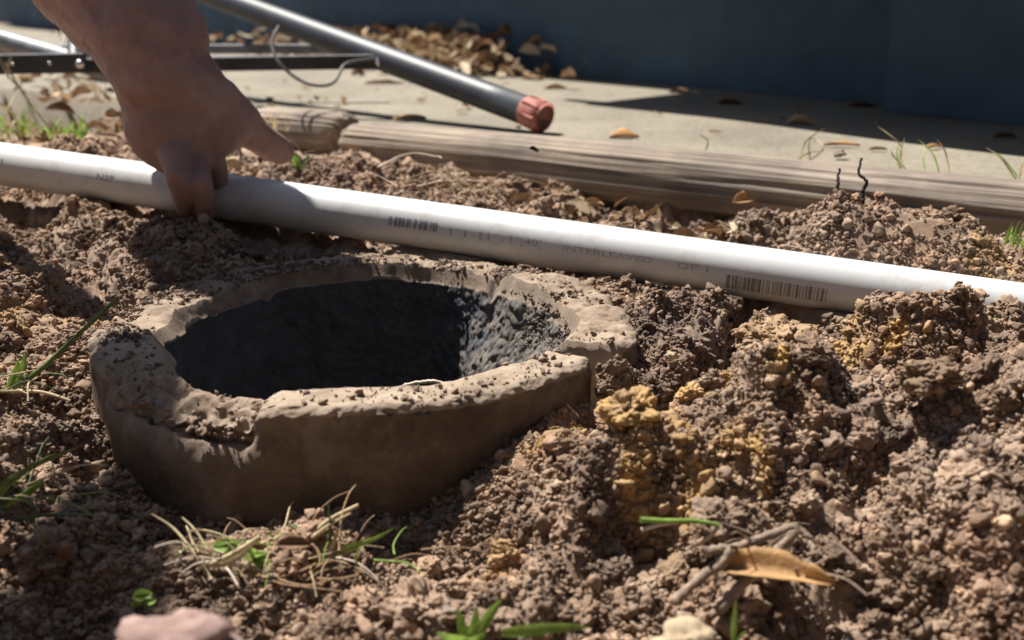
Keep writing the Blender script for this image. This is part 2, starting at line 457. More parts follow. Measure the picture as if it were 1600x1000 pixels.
_pp = [at(900, 425, -.009), at(1145, 462, -.012), at(1120, 510, -.012), at(1078, 556, -.012), at(1000, 590, -.012), at(955, 588, -.012), at(930, 540, -.010), at(880, 470, -.009)]
_pp = [(p.x, p.y) for p in _pp]
PLATEAU = []
_cc = np.mean(np.array(_pp), axis=0)
for _i in range(len(_pp)):
    _a, _b = _pp[_i], _pp[(_i + 1) % len(_pp)]
    if (_cc[0] - _a[0]) * (_b[1] - _a[1]) - (_cc[1] - _a[1]) * (_b[0] - _a[0]) > 0: _a, _b = _b, _a
    PLATEAU.append((_a, _b))
PITS = [(1012, 748, .017, .024), (1135, 525, .010, .016), (1112, 560, .012, .018), (1060, 600, .014, .012),
        (1440, 612, .020, .022), (1215, 572, .022, .018), (1260, 560, .016, .018), (800, 872, .020, .020), (840, 850, .014, .014), (930, 962, .020, .016), (120, 640, .013, .016), (50, 690, .012, .014), (95, 600, .010, .012),
        (1550, 600, .018, .018), (1330, 640, .012, .012), (470, 930, .018, .014), (560, 900, .014, .010), (1200, 740, .012, .012), (1380, 730, .014, .014), (1390, 930, .020, .018), (1330, 950, .018, .014), (960, 655, .014, .014), (1110, 650, .010, .012), (680, 850, .016, .012)]
# colour of the soil: yellow sand, dark loam, grey
YEL = [(815, 712, 26), (880, 690, 40), (850, 805, 34), (1000, 672, 46), (1060, 640, 36), (1140, 612, 40), (1212, 628, 26), (1165, 690, 34), (1080, 690, 40), (950, 735, 40), (900, 770, 36), (1210, 505, 40), (780, 915, 28), (1040, 720, 30), (1420, 560, 30), (1520, 470, 22), (1560, 400, 40), (860, 660, 26), (1330, 560, 30), (120, 470, 30), (20, 470, 40)]
DRK = [(1050, 500, 90), (1120, 480, 60), (1010, 575, 60), (300, 985, 90), (1350, 850, 60), (920, 900, 60), (940, 330, 70), (1060, 350, 70), (500, 280, 60), (960, 670, 30)]
GRY = [(1280, 380, 110), (1430, 350, 80), (1080, 500, 70), (1150, 360, 80), (1460, 760, 110), (1300, 820, 80), (200, 340, 100), (80, 350, 90), (1480, 520, 60), (700, 420, 60), (100, 800, 60)]
def tint(x, y):
    x, y = np.asarray(x, float), np.asarray(y, float)
    out = np.zeros(x.shape + (3,))
    nz = fbm(x * 45, y * 45, 0, 91, 3)
    for k, L in enumerate((YEL, DRK, GRY)):
        for px, py, rp in L:
            zz = float(base_z(np.array(at(px, py, -.01).x), np.array(at(px, py, -.01).y)))
            c = at(px, py, zz)
            rad = rp / FPX * c.y * 1.15
            d = np.hypot(x - c.x, (y - c.y) * 0.62) / rad
            out[..., k] = np.maximum(out[..., k], 1 - sstep(0.45, 1.25, d + 0.55 * nz))
    out[..., 0] = np.clip(out[..., 0] * np.clip(.62 + 1.5 * fbm(x * 110, y * 110, 0, 97, 2), 0.0, 1.2), 0, 1)
    out[..., 1] = np.clip(out[..., 1] * (1 - out[..., 0]), 0, 1) * .6
    out[..., 2] = np.clip(out[..., 2] * (1 - out[..., 0]), 0, 1) * .28
    return out

# ------------------------------------------------------------------ the ground: one sheet, fine in the middle, running out to the horizon
def axis(lo, hi, step, far):
    mid = np.arange(lo, hi, step)
    g = [step * 1.22 ** k for k in range(1, 60)]
    up = hi + np.cumsum(g); up = up[up < far]
    dn = lo - np.cumsum(g); dn = dn[dn > -far]
    return np.concatenate([dn[::-1], mid, up])
gx = axis(-0.47, 0.56, 0.00135, 60)
gy = axis(0.27, 0.98, 0.00135, 60)
GX, GY = np.meshgrid(gx, gy, indexing='ij')
x, y = GX.ravel(), GY.ravel()
inn = (x > -.9) & (x < 1.0) & (y > 0.0) & (y < 1.7)
z = np.full_like(x, -0.03)
z[inn] = soil_z(x[inn], y[inn])
F = grid_faces(len(gx), len(gy))
fc = np.hypot(x[F].mean(1) - RC[0], y[F].mean(1) - RC[1])
F = F[fc > 0.124]
F = F[:, ::1]
ground = big_mesh('ground', np.c_[x, y, z], F, M_SOIL)
tn = np.zeros((len(x), 3)); tn[inn] = tint(x[inn], y[inn])
a = ground.data.attributes.new('tint', 'FLOAT_VECTOR', 'POINT')
a.data.foreach_set('vector', tn.astype(np.float32).ravel())
tag(ground, kind='structure')

# ------------------------------------------------------------------ crumbs of soil, tens of thousands: one 'stuff' object
def ico(sub):
    bm = bmesh.new(); bmesh.ops.create_icosphere(bm, subdivisions=sub, radius=1.0)
    V = np.array([v.co[:] for v in bm.verts]); F = np.array([[v.index for v in f.verts] for f in bm.faces])
    bm.free(); return V, F
def lumpy(sub, seed, amp=0.34, k=26, flat=0.85, rb=(.25, .6), k2=0):
    V, F = ico(sub)
    r = np.random.default_rng(seed)
    s = seed * 13.7
    rad = 0.62 + amp * fbm(V[:, 0] * 1.3 + s, V[:, 1] * 1.3, V[:, 2] * 1.3, seed, 3)
    P = V * rad[:, None]
    c = r.normal(size=(k, 3)); c /= np.linalg.norm(c, axis=1)[:, None]
    rr = rb[0] + (rb[1] - rb[0]) * r.random(k) ** 2
    d2 = ((V[:, None] - c[None]) ** 2).sum(-1)
    bmp = np.sqrt(np.maximum(0, rr[None] ** 2 - d2)).max(1)
    if k2:
        c = r.normal(size=(k2, 3)); c /= np.linalg.norm(c, axis=1)[:, None]
        rr = .05 + .11 * r.random(k2) ** 2
        b2 = np.zeros(len(V))
        for q0 in range(0, len(V), 2000):
            d2 = ((V[q0:q0 + 2000, None] - c[None]) ** 2).sum(-1)
            b2[q0:q0 + 2000] = np.sqrt(np.maximum(0, rr[None] ** 2 - d2)).max(1)
        bmp = bmp + 1.1 * b2
    rad2 = rad + 0.62 * bmp + 0.05 * fbm(V[:, 0] * 7 + s, V[:, 1] * 7, V[:, 2] * 7, seed + 5, 2)
    P = V * rad2[:, None] * np.array([1.0, 0.75 + .25 * r.random(), flat * (0.75 + .25 * r.random())])
    return P, F
crumb_col = bpy.data.collections.new('crumb_shapes')
def broken(sub, seed):
    V, F = ico(sub)
    r = np.random.default_rng(seed)
    n = r.normal(size=(13, 3)); n /= np.linalg.norm(n, axis=1)[:, None]
    d = .55 + .45 * r.random(13)
    q = V @ n.T
    rad = np.where(q > .05, d[None] / np.maximum(q, .05), 9).min(1)
    rad = np.minimum(rad, 1.15) + 0.07 * fbm(V[:, 0] * 4 + seed, V[:, 1] * 4, V[:, 2] * 4, seed, 3)
    return V * rad[:, None] * np.array([1, .7 + .3 * r.random(), .6 + .35 * r.random()]), F
for s in range(7):
    P, Fc = lumpy(3, 100 + s, 0.5, 14) if s < 3 else broken(3, 140 + s)
    me = bpy.data.meshes.new('crumb'); me.from_pydata(P.tolist(), [], Fc.tolist())
    me.polygons.foreach_set('use_smooth', [True] * len(me.polygons)); me.materials.append(M_CRUMB)
    crumb_col.objects.link(bpy.data.objects.new('crumb_%02d' % s, me))

gv = np.c_[x, y, z]
q4 = gv[F]
fcx, fcy = q4[:, :, 0].mean(1), q4[:, :, 1].mean(1)
fn = np.cross(q4[:, 2] - q4[:, 0], q4[:, 3] - q4[:, 1]); fa = np.linalg.norm(fn, axis=1)
fn = fn / np.maximum(fa, 1e-12)[:, None]; fn *= np.sign(fn[:, 2:3] + 1e-9)
vis = (fcy > .27) & (fcy < 1.15) & (np.abs(fcx) < .50 * (fcy * CP + .06) + .02) & (slab_side(fcx, fcy) < -.027)
fcr = np.hypot(fcx - RC[0], fcy - RC[1])
vis &= fcr > rim_out(fcx, fcy) - np.where(q4[:, :, 2].mean(1) < -.025, .012, -.001)
pv = np.abs((fcx - PA.x) * (-PDIR.y) + (fcy - PA.y) * PDIR.x) / math.hypot(PDIR.x, PDIR.y)
vis &= pv > R_PVC + .0015
w8 = np.where(vis, np.minimum(fa, 2.5e-5) / np.maximum(fcy, .3) ** 1.2 * np.clip(.62 + .55 * fbm(fcx * 30, fcy * 30, 0, 301, 3), .05, 1.4), 0)
cdf = np.cumsum(w8); cdf /= cdf[-1]
NCR = 210000
pick = np.searchsorted(cdf, rng.random(NCR))
big_ = rng.random(NCR) < .022
def pareto(n, lo, hi, p): return (lo ** -p + rng.random(n) * (hi ** -p - lo ** -p)) ** (-1 / p)
rs = np.where(big_, pareto(NCR, .0026, .0065, 2.6), pareto(NCR, .00075, .0034, 2.3)) * np.clip(.75 + .45 * fcy[pick], .8, 1.2)
ok = pv[pick] > R_PVC + rs * .7
pick, rs = pick[ok], rs[ok]
ctr = q4[pick].mean(1) + rng.normal(size=(len(pick), 3)) * .0005 + fn[pick] * (rs * .22)[:, None]
xs, ys, zs = ctr[:, 0], ctr[:, 1], ctr[:, 2]
# dust and crumbs lying on the clay rim, thick at the back and the left, thin in front
n = 9000
th = rng.random(n) * 2 * math.pi
front = (th > R(200)) & (th < R(335))
kp = rng.random(n) < np.where(front, 0.14, 0.9 * np.clip(.55 + .8 * fbm(np.cos(th) * 5, np.sin(th) * 5, 0, 8, 2), 0, 1))
th = th[kp]
dd_ = np.degrees(th) % 360
fm_ = sstep(200, 262, dd_) * (1 - sstep(334, 348, dd_))
rr = R_OUT - 0.011 * fm_ + 0.000 * np.clip(sstep(335, 345, dd_) + (1 - sstep(35, 75, dd_)), 0, 1) - 0.008 * sstep(120, 160, dd_) * (1 - sstep(200, 250, dd_)) - 0.003 - np.where(fm_ > .5, .022, .027) * rng.random(len(th)) ** 1.4
kx, ky = RC[0] + rr * np.cos(th), RC[1] + rr * np.sin(th)
kr = 0.0005 + 0.0020 * rng.random(len(th)) ** 5
RIMCRUMB = (th, rr, kr)

# ------------------------------------------------------------------ the old clay pipe standing in the ground
def top_z(th):
    """height of the rim round the pipe (degrees: 0 right, 90 back, 270 front)"""
    d = np.degrees(th) % 360
    t = 0.0016 * fbm(np.cos(th) * 3 + 4, np.sin(th) * 3, 0, 11, 3)
    jag = 1.6 * fbm(d * .12, d * 0, 0, 13, 3)
    notch = sstep(208, 222, d + jag) * (1 - sstep(254, 258.5, d + .5 * jag))
    gap = sstep(331.5, 333.0, d) * (1 - sstep(341.2, 342.4, d))
    back = sstep(345, 352, d) + (1 - sstep(150, 215, d))
    crack = np.exp(-((d - 52) / 1.6) ** 2) + 0.6 * np.exp(-((d - 128) / 2.2) ** 2)
    return t, notch, gap, np.clip(back, 0, 1), crack
nth = 1100
ths = np.linspace(0, 2 * math.pi, nth, endpoint=False)
# profile: (radial position 0 inner..1 outer, z, side) running from the outer foot over the rim and down inside
prof = []
for t in np.linspace(0, 1, 40): prof.append((1.0, -0.16 + 0.156 * t ** .7, 'o'))
for t in np.linspace(0.06, 1, 12): prof.append((1 - 0.14 * (1 - math.cos(t * math.pi / 2)), -0.004 + 0.004 * math.sin(t * math.pi / 2), 'e'))
for t in np.linspace(0.04, 1, 22): prof.append((0.86 - 0.72 * t, 0.0, 't'))
for t in np.linspace(0.1, 1, 10): prof.append((0.14 * math.cos(t * math.pi / 2), -0.006 * (1 - math.cos(t * math.pi / 2)), 'i'))
for t in np.linspace(0.012, 1, 82): prof.append((0.0, -0.006 - 0.092 * t, 'w'))
for t in np.linspace(0.08, 1, 14): prof.append((0.0, -0.098 - 0.33 * t, 'w'))
npf = len(prof)
q = np.array([p[0] for p in prof]); pz_ = np.array([p[1] for p in prof]); side = np.array([p[2] for p in prof])
TH, Q = np.meshgrid(ths, q, indexing='ij'); PZ = np.broadcast_to(pz_, TH.shape).copy()
SIDE = np.broadcast_to(side, TH.shape)
tt, notch, gap, back, crack = [np.repeat(v[:, None], npf, 1) for v in top_z(ths)]
deg = np.degrees(TH)
rin = R_IN + 0.0022 * fbm(np.cos(TH) * 4, np.sin(TH) * 4, 2.0, 3, 3)
rout = R_OUT + 0.0016 * fbm(np.cos(TH) * 3, np.sin(TH) * 3, 5.0, 4, 3)
dfront = np.degrees(TH)
frontm = sstep(200, 262, dfront) * (1 - sstep(334, 348, dfront))
rout = rout - 0.011 * frontm - 0.008 * sstep(120, 160, dfront) * (1 - sstep(200, 250, dfront))
leftm = sstep(125, 160, dfront) * (1 - sstep(205, 235, dfront))
backm = sstep(40, 75, dfront) * (1 - sstep(110, 150, dfront))
rightm = np.clip(sstep(335, 350, dfront) + (1 - sstep(25, 60, dfront)), 0, 1)
rin = rin - 0.003 * frontm - 0.010 * leftm + 0.011 * backm + 0.002 * rightm
rout = rout + 0.005 * backm
rad = rin + (rout - rin) * Q
# bell: narrows below the rim
rad = rad - np.where(SIDE == 'o', 0.004 * sstep(-0.02, -0.10, PZ), 0) - np.where(SIDE == 'w', 0.006 * sstep(-.03, -.12, PZ), 0)
cw = sstep(.35, .8, np.cos(TH - R(5)))
rad = rad - cw * np.where(SIDE == 'w', 0.026 * sstep(-.004, -.075, PZ), 0)
rright = sstep(335, 345, dfront) + (1 - sstep(35, 75, dfront))
rad = rad + 0.002 * rright * Q
Z = PZ.copy()
upper = sstep(-0.045, -0.004, PZ)
Z = Z + tt * upper
# chipped, lower stretch front left: breaks away outwards, slopes down to the outside
slope = 0.0045 + 0.0095 * sstep(0.2, 1.0, Q + .3 * fbm(deg * .12, Q * 3, 0, 19, 3)) + 0.004 * fbm(deg * .22, Q * 5, 2.0, 20, 3) * sstep(.5, 1, Q)
Z = Z - notch * slope * sstep(-0.022, -0.003, PZ)
rad = rad - notch * np.where((SIDE == 'o') | (SIDE == 'e'), 0.006 * sstep(-.03, -.006, PZ), 0)
# gap at the right where a piece is missing
Z = np.where(gap > 0, np.minimum(Z, Z * (1 - gap) + gap * np.minimum(Z, -0.034)), Z)
# back and left: worn, rounded, dusty
Z = Z - back * upper * (0.006 * (Q - .45) ** 2 + 0.003 * sstep(.15, 0, Q))
Z = Z - crack * upper * 0.006
X3, Y3 = np.cos(TH) * rad, np.sin(TH) * rad
wr = np.where(SIDE == 'w', 1.0, np.where(SIDE == 'o', 0.45, 0.5))
rightwall = (SIDE == 'w') * np.clip(np.cos(TH - R(20)) * 1.6, 0, 1)
n1 = fbm(X3 * 60, Y3 * 60, Z * 60, 23, 3); n2 = fbm(X3 * 240, Y3 * 240, Z * 240, 29, 3)
crustl = lumps(TH * R_IN, Z + 0.0013 * n1, 0.0062, 71, .3, .7, .9) * 0.0062 + lumps(TH * R_IN, Z, 0.0034, 72, .3, .7, .9) * .0034
rad = rad + wr * (0.0016 * n1 + 0.0007 * n2) - rightwall * crustl * 0.35 - (SIDE == 'w') * 0.12 * crustl
Z = Z + np.where((SIDE == 't') | (SIDE == 'e') | (SIDE == 'i'), (0.0007 + .0010 * back + 0.0009 * notch) * n1 + (0.0004 + .0005 * back + .0004 * notch) * n2, 0)
rad = rad + np.where((SIDE == 'e') | ((SIDE == 'o') & (PZ > -.02)), 0.0006 * n2 + .0006 * n1, 0)
rad = rad + notch * np.where((SIDE == 'e') | (SIDE == 'o'), 0.0022 * n1 * upper, 0)
V = np.stack([RC[0] + np.cos(TH) * rad, RC[1] + np.sin(TH) * rad, Z], -1).reshape(-1, 3)
F = grid_faces(nth, npf, wrap_u=True)
pipe_root = empty('clay_pipe', (RC[0], RC[1], -0.16))
tag(pipe_root, 'broken old clay drain pipe with a chipped rim standing open in the soil', 'clay pipe')
body = big_mesh('pipe_wall', V - np.array([RC[0], RC[1], -0.16]), F, M_CLAY, pipe_root)
litcrustm = (SIDE == 'w') * np.clip(sstep(.50, .92, np.cos(TH - R(4)) + .22 * fbm(TH * 9, Z * 80, 0, 88, 4)), 0, 1) + (SIDE == 'i') * .35 * sstep(0, .4, np.cos(TH - R(14)))  # pale grit masked to the side of the wall that the sun reaches
shadem = (SIDE == 'w') * 1.0 * (1 - np.clip(litcrustm, 0, 1))  # painted shade: the rest of the inner wall is coloured dark
outst = np.where(SIDE == 'o', 1.0, 0) * (1 - 0.7 * notch * upper) + np.where(SIDE == 'e', .25, 0) * (1 - notch)
dirtm = (SIDE != 'w') * np.clip(back + notch * .5, 0, 1) * (1 - .45 * np.clip(sstep(335, 350, deg) + (1 - sstep(50, 85, deg)), 0, 1)) * (1 - sstep(150, 175, deg) * (1 - sstep(196, 215, deg)) * .35)
tn = np.stack([np.clip(litcrustm, 0, 1), np.clip(shadem, 0, 1) - dirtm, np.clip(outst, 0, 1) * .8], -1).reshape(-1, 3)
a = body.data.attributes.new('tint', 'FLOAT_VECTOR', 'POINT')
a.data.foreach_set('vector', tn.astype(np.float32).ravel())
# mud at the bottom of the pipe
nr, na = 14, 60
mv = []
for i in range(nr):
    for j in range(na):
        r_, t_ = 0.106 * i / (nr - 1), 2 * math.pi * j / na
        mv.append((r_ * math.cos(t_), r_ * math.sin(t_), -0.20 + 0.012 * math.sin(9 * r_ * math.cos(t_) * 9 + 2) * math.cos(70 * r_ * math.sin(t_))))
mesh_obj('mud_floor', mv, grid_faces(nr, na, wrap_v=True), M_MUD, pipe_root)

# ------------------------------------------------------------------ clods: lumps one can pick out
CLOD_MESH = []
for s in range(9):
    P, Fc = lumpy(6, 200 + s, 0.26, 70, 0.9, (.12, .40), 420)
    me = bpy.data.meshes.new('clod'); me.from_pydata(P.tolist(), [], Fc.tolist())
    me.polygons.foreach_set('use_smooth', [True] * len(me.polygons)); me.materials.append(M_CLOD)
    CLOD_MESH.append(me)
def clod(name, mesh_i, loc, size, rz, parent=None, tnt=(0, 0, 0), squash=(1, 1, 1), tilt=(0, 0)):
    o = bpy.data.objects.new(name, CLOD_MESH[mesh_i % len(CLOD_MESH)])
    o.location = loc; o.scale = [size * k for k in squash]; o.rotation_euler = (tilt[0], tilt[1], rz)
    o['tint'] = [float(v) for v in tnt]
    return link(o, parent)
r = np.random.default_rng(55)
cnt = 0
while cnt < 285:
    yy = 0.30 + 0.62 * r.random() ** 1.35
    xx = (r.random() * 2 - 1) * 0.49 * (yy * CP + .06)
    size = (0.0052 + 0.0085 * r.random() ** 2.6) * (1.35 if yy < .44 else 1.0)
    if math.hypot(xx - RC[0], yy - RC[1]) < R_OUT + size * .9 or slab_side(xx, yy) > -0.03 - size: continue
    if abs((xx - PA.x) * (-PDIR.y) + (yy - PA.y) * PDIR.x) < R_PVC + size: continue
    if xx < -.1 and r.random() < .25: continue
    zz = float(soil_z(np.array(xx), np.array(yy), False))
    clod('soil_clod', int(r.integers(9)), (xx, yy, zz + size * .25), size, r.random() * 6.28, ground, tint(np.array(xx), np.array(yy)), (1, .8 + .3 * r.random(), .7 + .3 * r.random()), (r.normal() * .3, r.normal() * .3))
    cnt += 1
CL_P, CL_R, CL_T = [], [], []
BIG = [  # photo pixel, half size in photo pixels (wide, high), mesh, tint, label
    (928, 872, 82, 74, 0, (.05, .35, .1), 'large dark crumbly clod in the foreground right of the clay pipe'),
    (1205, 528, 84, 42, 1, (.45, .25, .1), 'large ochre-topped clod leaning against the white pipe by its barcode'),
    (1005, 690, 50, 40, 8, (.5, .15, 0), 'orange-brown clod hollowed on top, below the broken end of the clay rim'),
    (905, 705, 46, 36, 3, (.2, .5, .1), 'dark and ochre lump beside the outer wall of the clay pipe'),
    (820, 722, 28, 24, 4, (.8, 0, 0), 'small bright yellow sandy lump against the clay pipe wall'),
    (1420, 850, 84, 52, 5, (.1, .55, .1), 'wide dark clod right of the orange leaf'),
    (1405, 505, 62, 40, 6, (.1, .3, .3), 'rounded brown clod heaped against the white pipe near the right edge'),
    (1510, 495, 50, 36, 7, (.3, .15, .2), 'reddish clod on the heap covering the white pipe at the right edge'),
    (1000, 855, 60, 50, 8, (.1, .25, .1), 'rough brown clod touching the large dark foreground clod'),
    (800, 812, 54, 40, 2, (.35, .2, 0), 'ochre clod at the foot of the yellow slope beside the clay pipe'),
    (1450, 585, 60, 34, 3, (.25, .25, .1), 'flat-topped clod on the right heap with a deep shadow below it'),
    (962, 592, 40, 42, 6, (.15, .35, .2), 'knobbly grey clod just right of the broken end of the rim'),
]
for px, py, hw, hh, mi, tn_, lab in BIG:
    p0 = at(px, py + hh * .5, -.01)
    zz = float(base_z(np.array(p0.x), np.array(p0.y)))
    p = at(px, py + hh * .10, zz + hh / FPX * p0.y * .70)
    sx_ = 1.22 * hw / FPX * p.y; sz_ = 1.22 * hh / FPX * p.y
    c = clod('soil_clod', mi, p, sx_, random.uniform(0, 6), None, tn_, (1, .8, sz_ / sx_ * 1.05))
    tag(c, lab, 'clod', 'soil clods')
    Mw = np.array(Matrix.LocRotScale(c.location, c.rotation_euler, c.scale))
    me0 = c.data; nv0 = len(me0.vertices)
    v0 = np.zeros(nv0 * 3, np.float32); me0.vertices.foreach_get('co', v0); v0 = v0.reshape(-1, 3)
    vw = v0 @ Mw[:3, :3].T + Mw[:3, 3]
    nn = v0 / np.linalg.norm(v0, axis=1)[:, None]; nn = nn @ np.linalg.inv(Mw[:3, :3]); nn /= np.linalg.norm(nn, axis=1)[:, None]
    k_ = int(np.clip(1.1e6 * sx_ * sz_, 250, 2200))
    pi_ = rng.integers(0, nv0, k_)
    r0 = (.0007 ** -2.2 + rng.random(k_) * (.0028 ** -2.2 - .0007 ** -2.2)) ** (-1 / 2.2)
    CL_P.append(vw[pi_] + nn[pi_] * (r0 * .2)[:, None]); CL_R.append(r0)
    tc = np.tile(np.array(tn_, float), (k_, 1)) * np.clip(.5 + .9 * rng.random((k_, 1)), 0, 1.2); CL_T.append(tc)

# crumbs on the rim take its height
def rim_height(th, r):
    t, nt_, gp, bk, ck = top_z(th)
    dd_ = np.degrees(th) % 360
    fm_ = sstep(200, 262, dd_) * (1 - sstep(334, 348, dd_))
    qq = (r - R_IN + .003 * fm_) / (R_OUT - R_IN - .008 * fm_)
    return t - nt_ * (0.0045 + 0.0095 * sstep(.2, 1, qq)) - 0.035 * (gp > 0) - np.where(qq > .8, .008 * ((qq - .8) / .2) ** 2, 0) - bk * .006 * (qq - .45) ** 2
th, rr, kr = RIMCRUMB
xs = np.concatenate([xs, kx]); ys = np.concatenate([ys, ky]); rs = np.concatenate([rs, kr])
zs = np.concatenate([zs, rim_height(th, rr) + kr * .3])
tnt_ = tint(xs, ys)
tnt_[-len(kr):] = np.array([0, .35, .3])
for p_, r0_, t_ in zip(CL_P, CL_R, CL_T):
    xs = np.concatenate([xs, p_[:, 0]]); ys = np.concatenate([ys, p_[:, 1]]); zs = np.concatenate([zs, p_[:, 2]])
    rs = np.concatenate([rs, r0_]); tnt_ = np.vstack([tnt_, t_])
# grit crusted on the sunny inner wall
k_ = 2600
t_w = R(-52) + R(100) * rng.random(k_); z_w = -.004 - .075 * rng.random(k_)
r_w = R_IN + .002 - .026 * sstep(.35, .8, np.cos(t_w - R(5))) * sstep(-.004, -.075, z_w) - .0004
r0_ = .0005 + .0016 * rng.random(k_) ** 3
xs = np.concatenate([xs, RC[0] + r_w * np.cos(t_w)]); ys = np.concatenate([ys, RC[1] + r_w * np.sin(t_w)]); zs = np.concatenate([zs, z_w]); rs = np.concatenate([rs, r0_])
g_ = rng.random((k_, 1)); tnt_ = np.vstack([tnt_, np.hstack([g_ * 0, (g_ > .45) * 1.0, (g_ < .45) * 1.2])])
npts = len(xs)
me = bpy.data.meshes.new('soil_crumbs')
me.vertices.add(npts); me.vertices.foreach_set('co', np.c_[xs, ys, zs].astype(np.float32).ravel())
def attr(name, typ, key, arr):
    at_ = me.attributes.new(name, typ, 'POINT'); at_.data.foreach_set(key, np.ascontiguousarray(arr).ravel())
attr('crumb_size', 'FLOAT', 'value', rs.astype(np.float32))
attr('crumb_turn', 'FLOAT_VECTOR', 'vector', (rng.random((npts, 3)) * np.array([.9, .9, 6.28])).astype(np.float32))
attr('crumb_kind', 'INT', 'value', rng.integers(0, 7, npts).astype(np.int32))
attr('tint', 'FLOAT_VECTOR', 'vector', tnt_.astype(np.float32))
me.materials.append(M_CRUMB)
crumbs = link(bpy.data.objects.new('soil_crumbs', me))
tag(crumbs, 'loose brown crumbs of freshly dug soil covering the ground', 'soil', kind='stuff')
ng = bpy.data.node_groups.new('crumb_scatter', 'GeometryNodeTree')
ng.interface.new_socket('Geometry', in_out='INPUT', socket_type='NodeSocketGeometry')
ng.interface.new_socket('Geometry', in_out='OUTPUT', socket_type='NodeSocketGeometry')
gi, go = ng.nodes.new('NodeGroupInput'), ng.nodes.new('NodeGroupOutput')
iop = ng.nodes.new('GeometryNodeInstanceOnPoints')
ci = ng.nodes.new('GeometryNodeCollectionInfo')
ci.inputs['Collection'].default_value = crumb_col
ci.inputs['Separate Children'].default_value = True
ci.inputs['Reset Children'].default_value = True
def named(n, t):
    k = ng.nodes.new('GeometryNodeInputNamedAttribute'); k.data_type = t; k.inputs['Name'].default_value = n
    return k.outputs['Attribute']
L = ng.links.new
L(gi.outputs[0], iop.inputs['Points']); L(ci.outputs[0], iop.inputs['Instance'])
iop.inputs['Pick Instance'].default_value = True
L(named('crumb_kind', 'INT'), iop.inputs['Instance Index'])
e2r = ng.nodes.new('FunctionNodeEulerToRotation')
L(named('crumb_turn', 'FLOAT_VECTOR'), e2r.inputs[0]); L(e2r.outputs[0], iop.inputs['Rotation'])
L(named('crumb_size', 'FLOAT'), iop.inputs['Scale'])
L(iop.outputs[0], go.inputs[0])
md = crumbs.modifiers.new('scatter', 'NODES'); md.node_group = ng

# ------------------------------------------------------------------ white pvc pipe
def tube(P, rad, nseg=12, closed_ends=True):
    """tube through points P with radii rad"""
    P = [Vector(p) for p in P]; n = len(P)
    if np.isscalar(rad): rad = [rad] * n
    V = []
    up = Vector((0, 0, 1))
    for i, p in enumerate(P):
        d = (P[min(i + 1, n - 1)] - P[max(i - 1, 0)]).normalized()
        a_ = d.cross(up)
        if a_.length < 1e-4: a_ = d.cross(Vector((1, 0, 0)))
        a_.normalize(); b_ = a_.cross(d)
        for k in range(nseg):
            t = 2 * math.pi * k / nseg
            V.append(p + (a_ * math.cos(t) + b_ * math.sin(t)) * rad[i])
    F = [tuple(f) for f in grid_faces(n, nseg, wrap_v=True)]
    if closed_ends:
        F.append(tuple(range(nseg - 1, -1, -1))); F.append(tuple((n - 1) * nseg + k for k in range(nseg)))
    return V, F
S0, S1 = -0.75, 1.25                                   # pipe ends along its axis, measured from PA
pvc = empty('pvc_pipe', PA + PDIR * S0)
tag(pvc, 'long white plastic pipe with printed barcodes lying behind the clay pipe', 'pipe')
pl = PA + PDIR * S0
ln = S1 - S0
ax = PDIR; side_v = ax.cross(Vector((0, 0, 1))).normalized(); up_v = side_v.cross(ax)   # side_v faces the camera
if side_v.y > 0: side_v = -side_v
V, F = [], []
ns, nl = 72, 60
for (rad_, flip) in ((R_PVC, False), (R_PVC - .0034, True)):
    for i in range(nl):
        s_ = ln * i / (nl - 1)
        for k in range(ns):
            t = 2 * math.pi * k / ns
            V.append(ax * s_ + (side_v * math.cos(t) + up_v * math.sin(t)) * rad_)
f1 = grid_faces(nl, ns, wrap_v=True)
F = [tuple(f) for f in f1] + [tuple(f[::-1] + nl * ns) for f in f1]
for e in (0, nl - 1):
    for k in range(ns):
        k2 = (k + 1) % ns
        F.append((e * ns + k, e * ns + k2, nl * ns + e * ns + k2, nl * ns + e * ns + k))
mesh_obj('tube_wall', V, F, M_PVC, pvc)
def on_pvc(s_, ang, off=0.00012):
    return (PA - pl) + ax * s_ + (side_v * math.cos(ang) + up_v * math.sin(ang)) * (R_PVC + off)
def s_at(px):
    """distance along the pipe from PA of the point seen at photo column px"""
    lo, hi = -0.3, 1.2
    for _ in range(50):
        m_ = (lo + hi) / 2; q_ = PA + ax * m_
        Zd = q_.y * CP + (CAM_H - q_.z) * SP
        if 800 + q_.x / Zd * FPX < px: lo = m_
        else: hi = m_
    return lo
def barcode(px0, px1, ang0, ang1, seed):
    r_ = random.Random(seed)
    s0, s1 = s_at(px0), s_at(px1)
    V, F = [], []
    s_ = s0
    while s_ < s1:
        w_ = r_.choice([.0006, .0006, .0012, .0018, .0024]); g_ = r_.choice([.0006, .0006, .0011, .0017])
        for k in range(9):
            an = ang0 + (ang1 - ang0) * k / 8
            V += [on_pvc(s_, an), on_pvc(min(s1, s_ + w_), an)]
        b_ = len(V) - 18
        for k in range(8): F.append((b_ + 2 * k, b_ + 2 * k + 1, b_ + 2 * k + 3, b_ + 2 * k + 2))
        s_ += w_ + g_
    mesh_obj('barcode', V, F, M_INK, pvc, False)
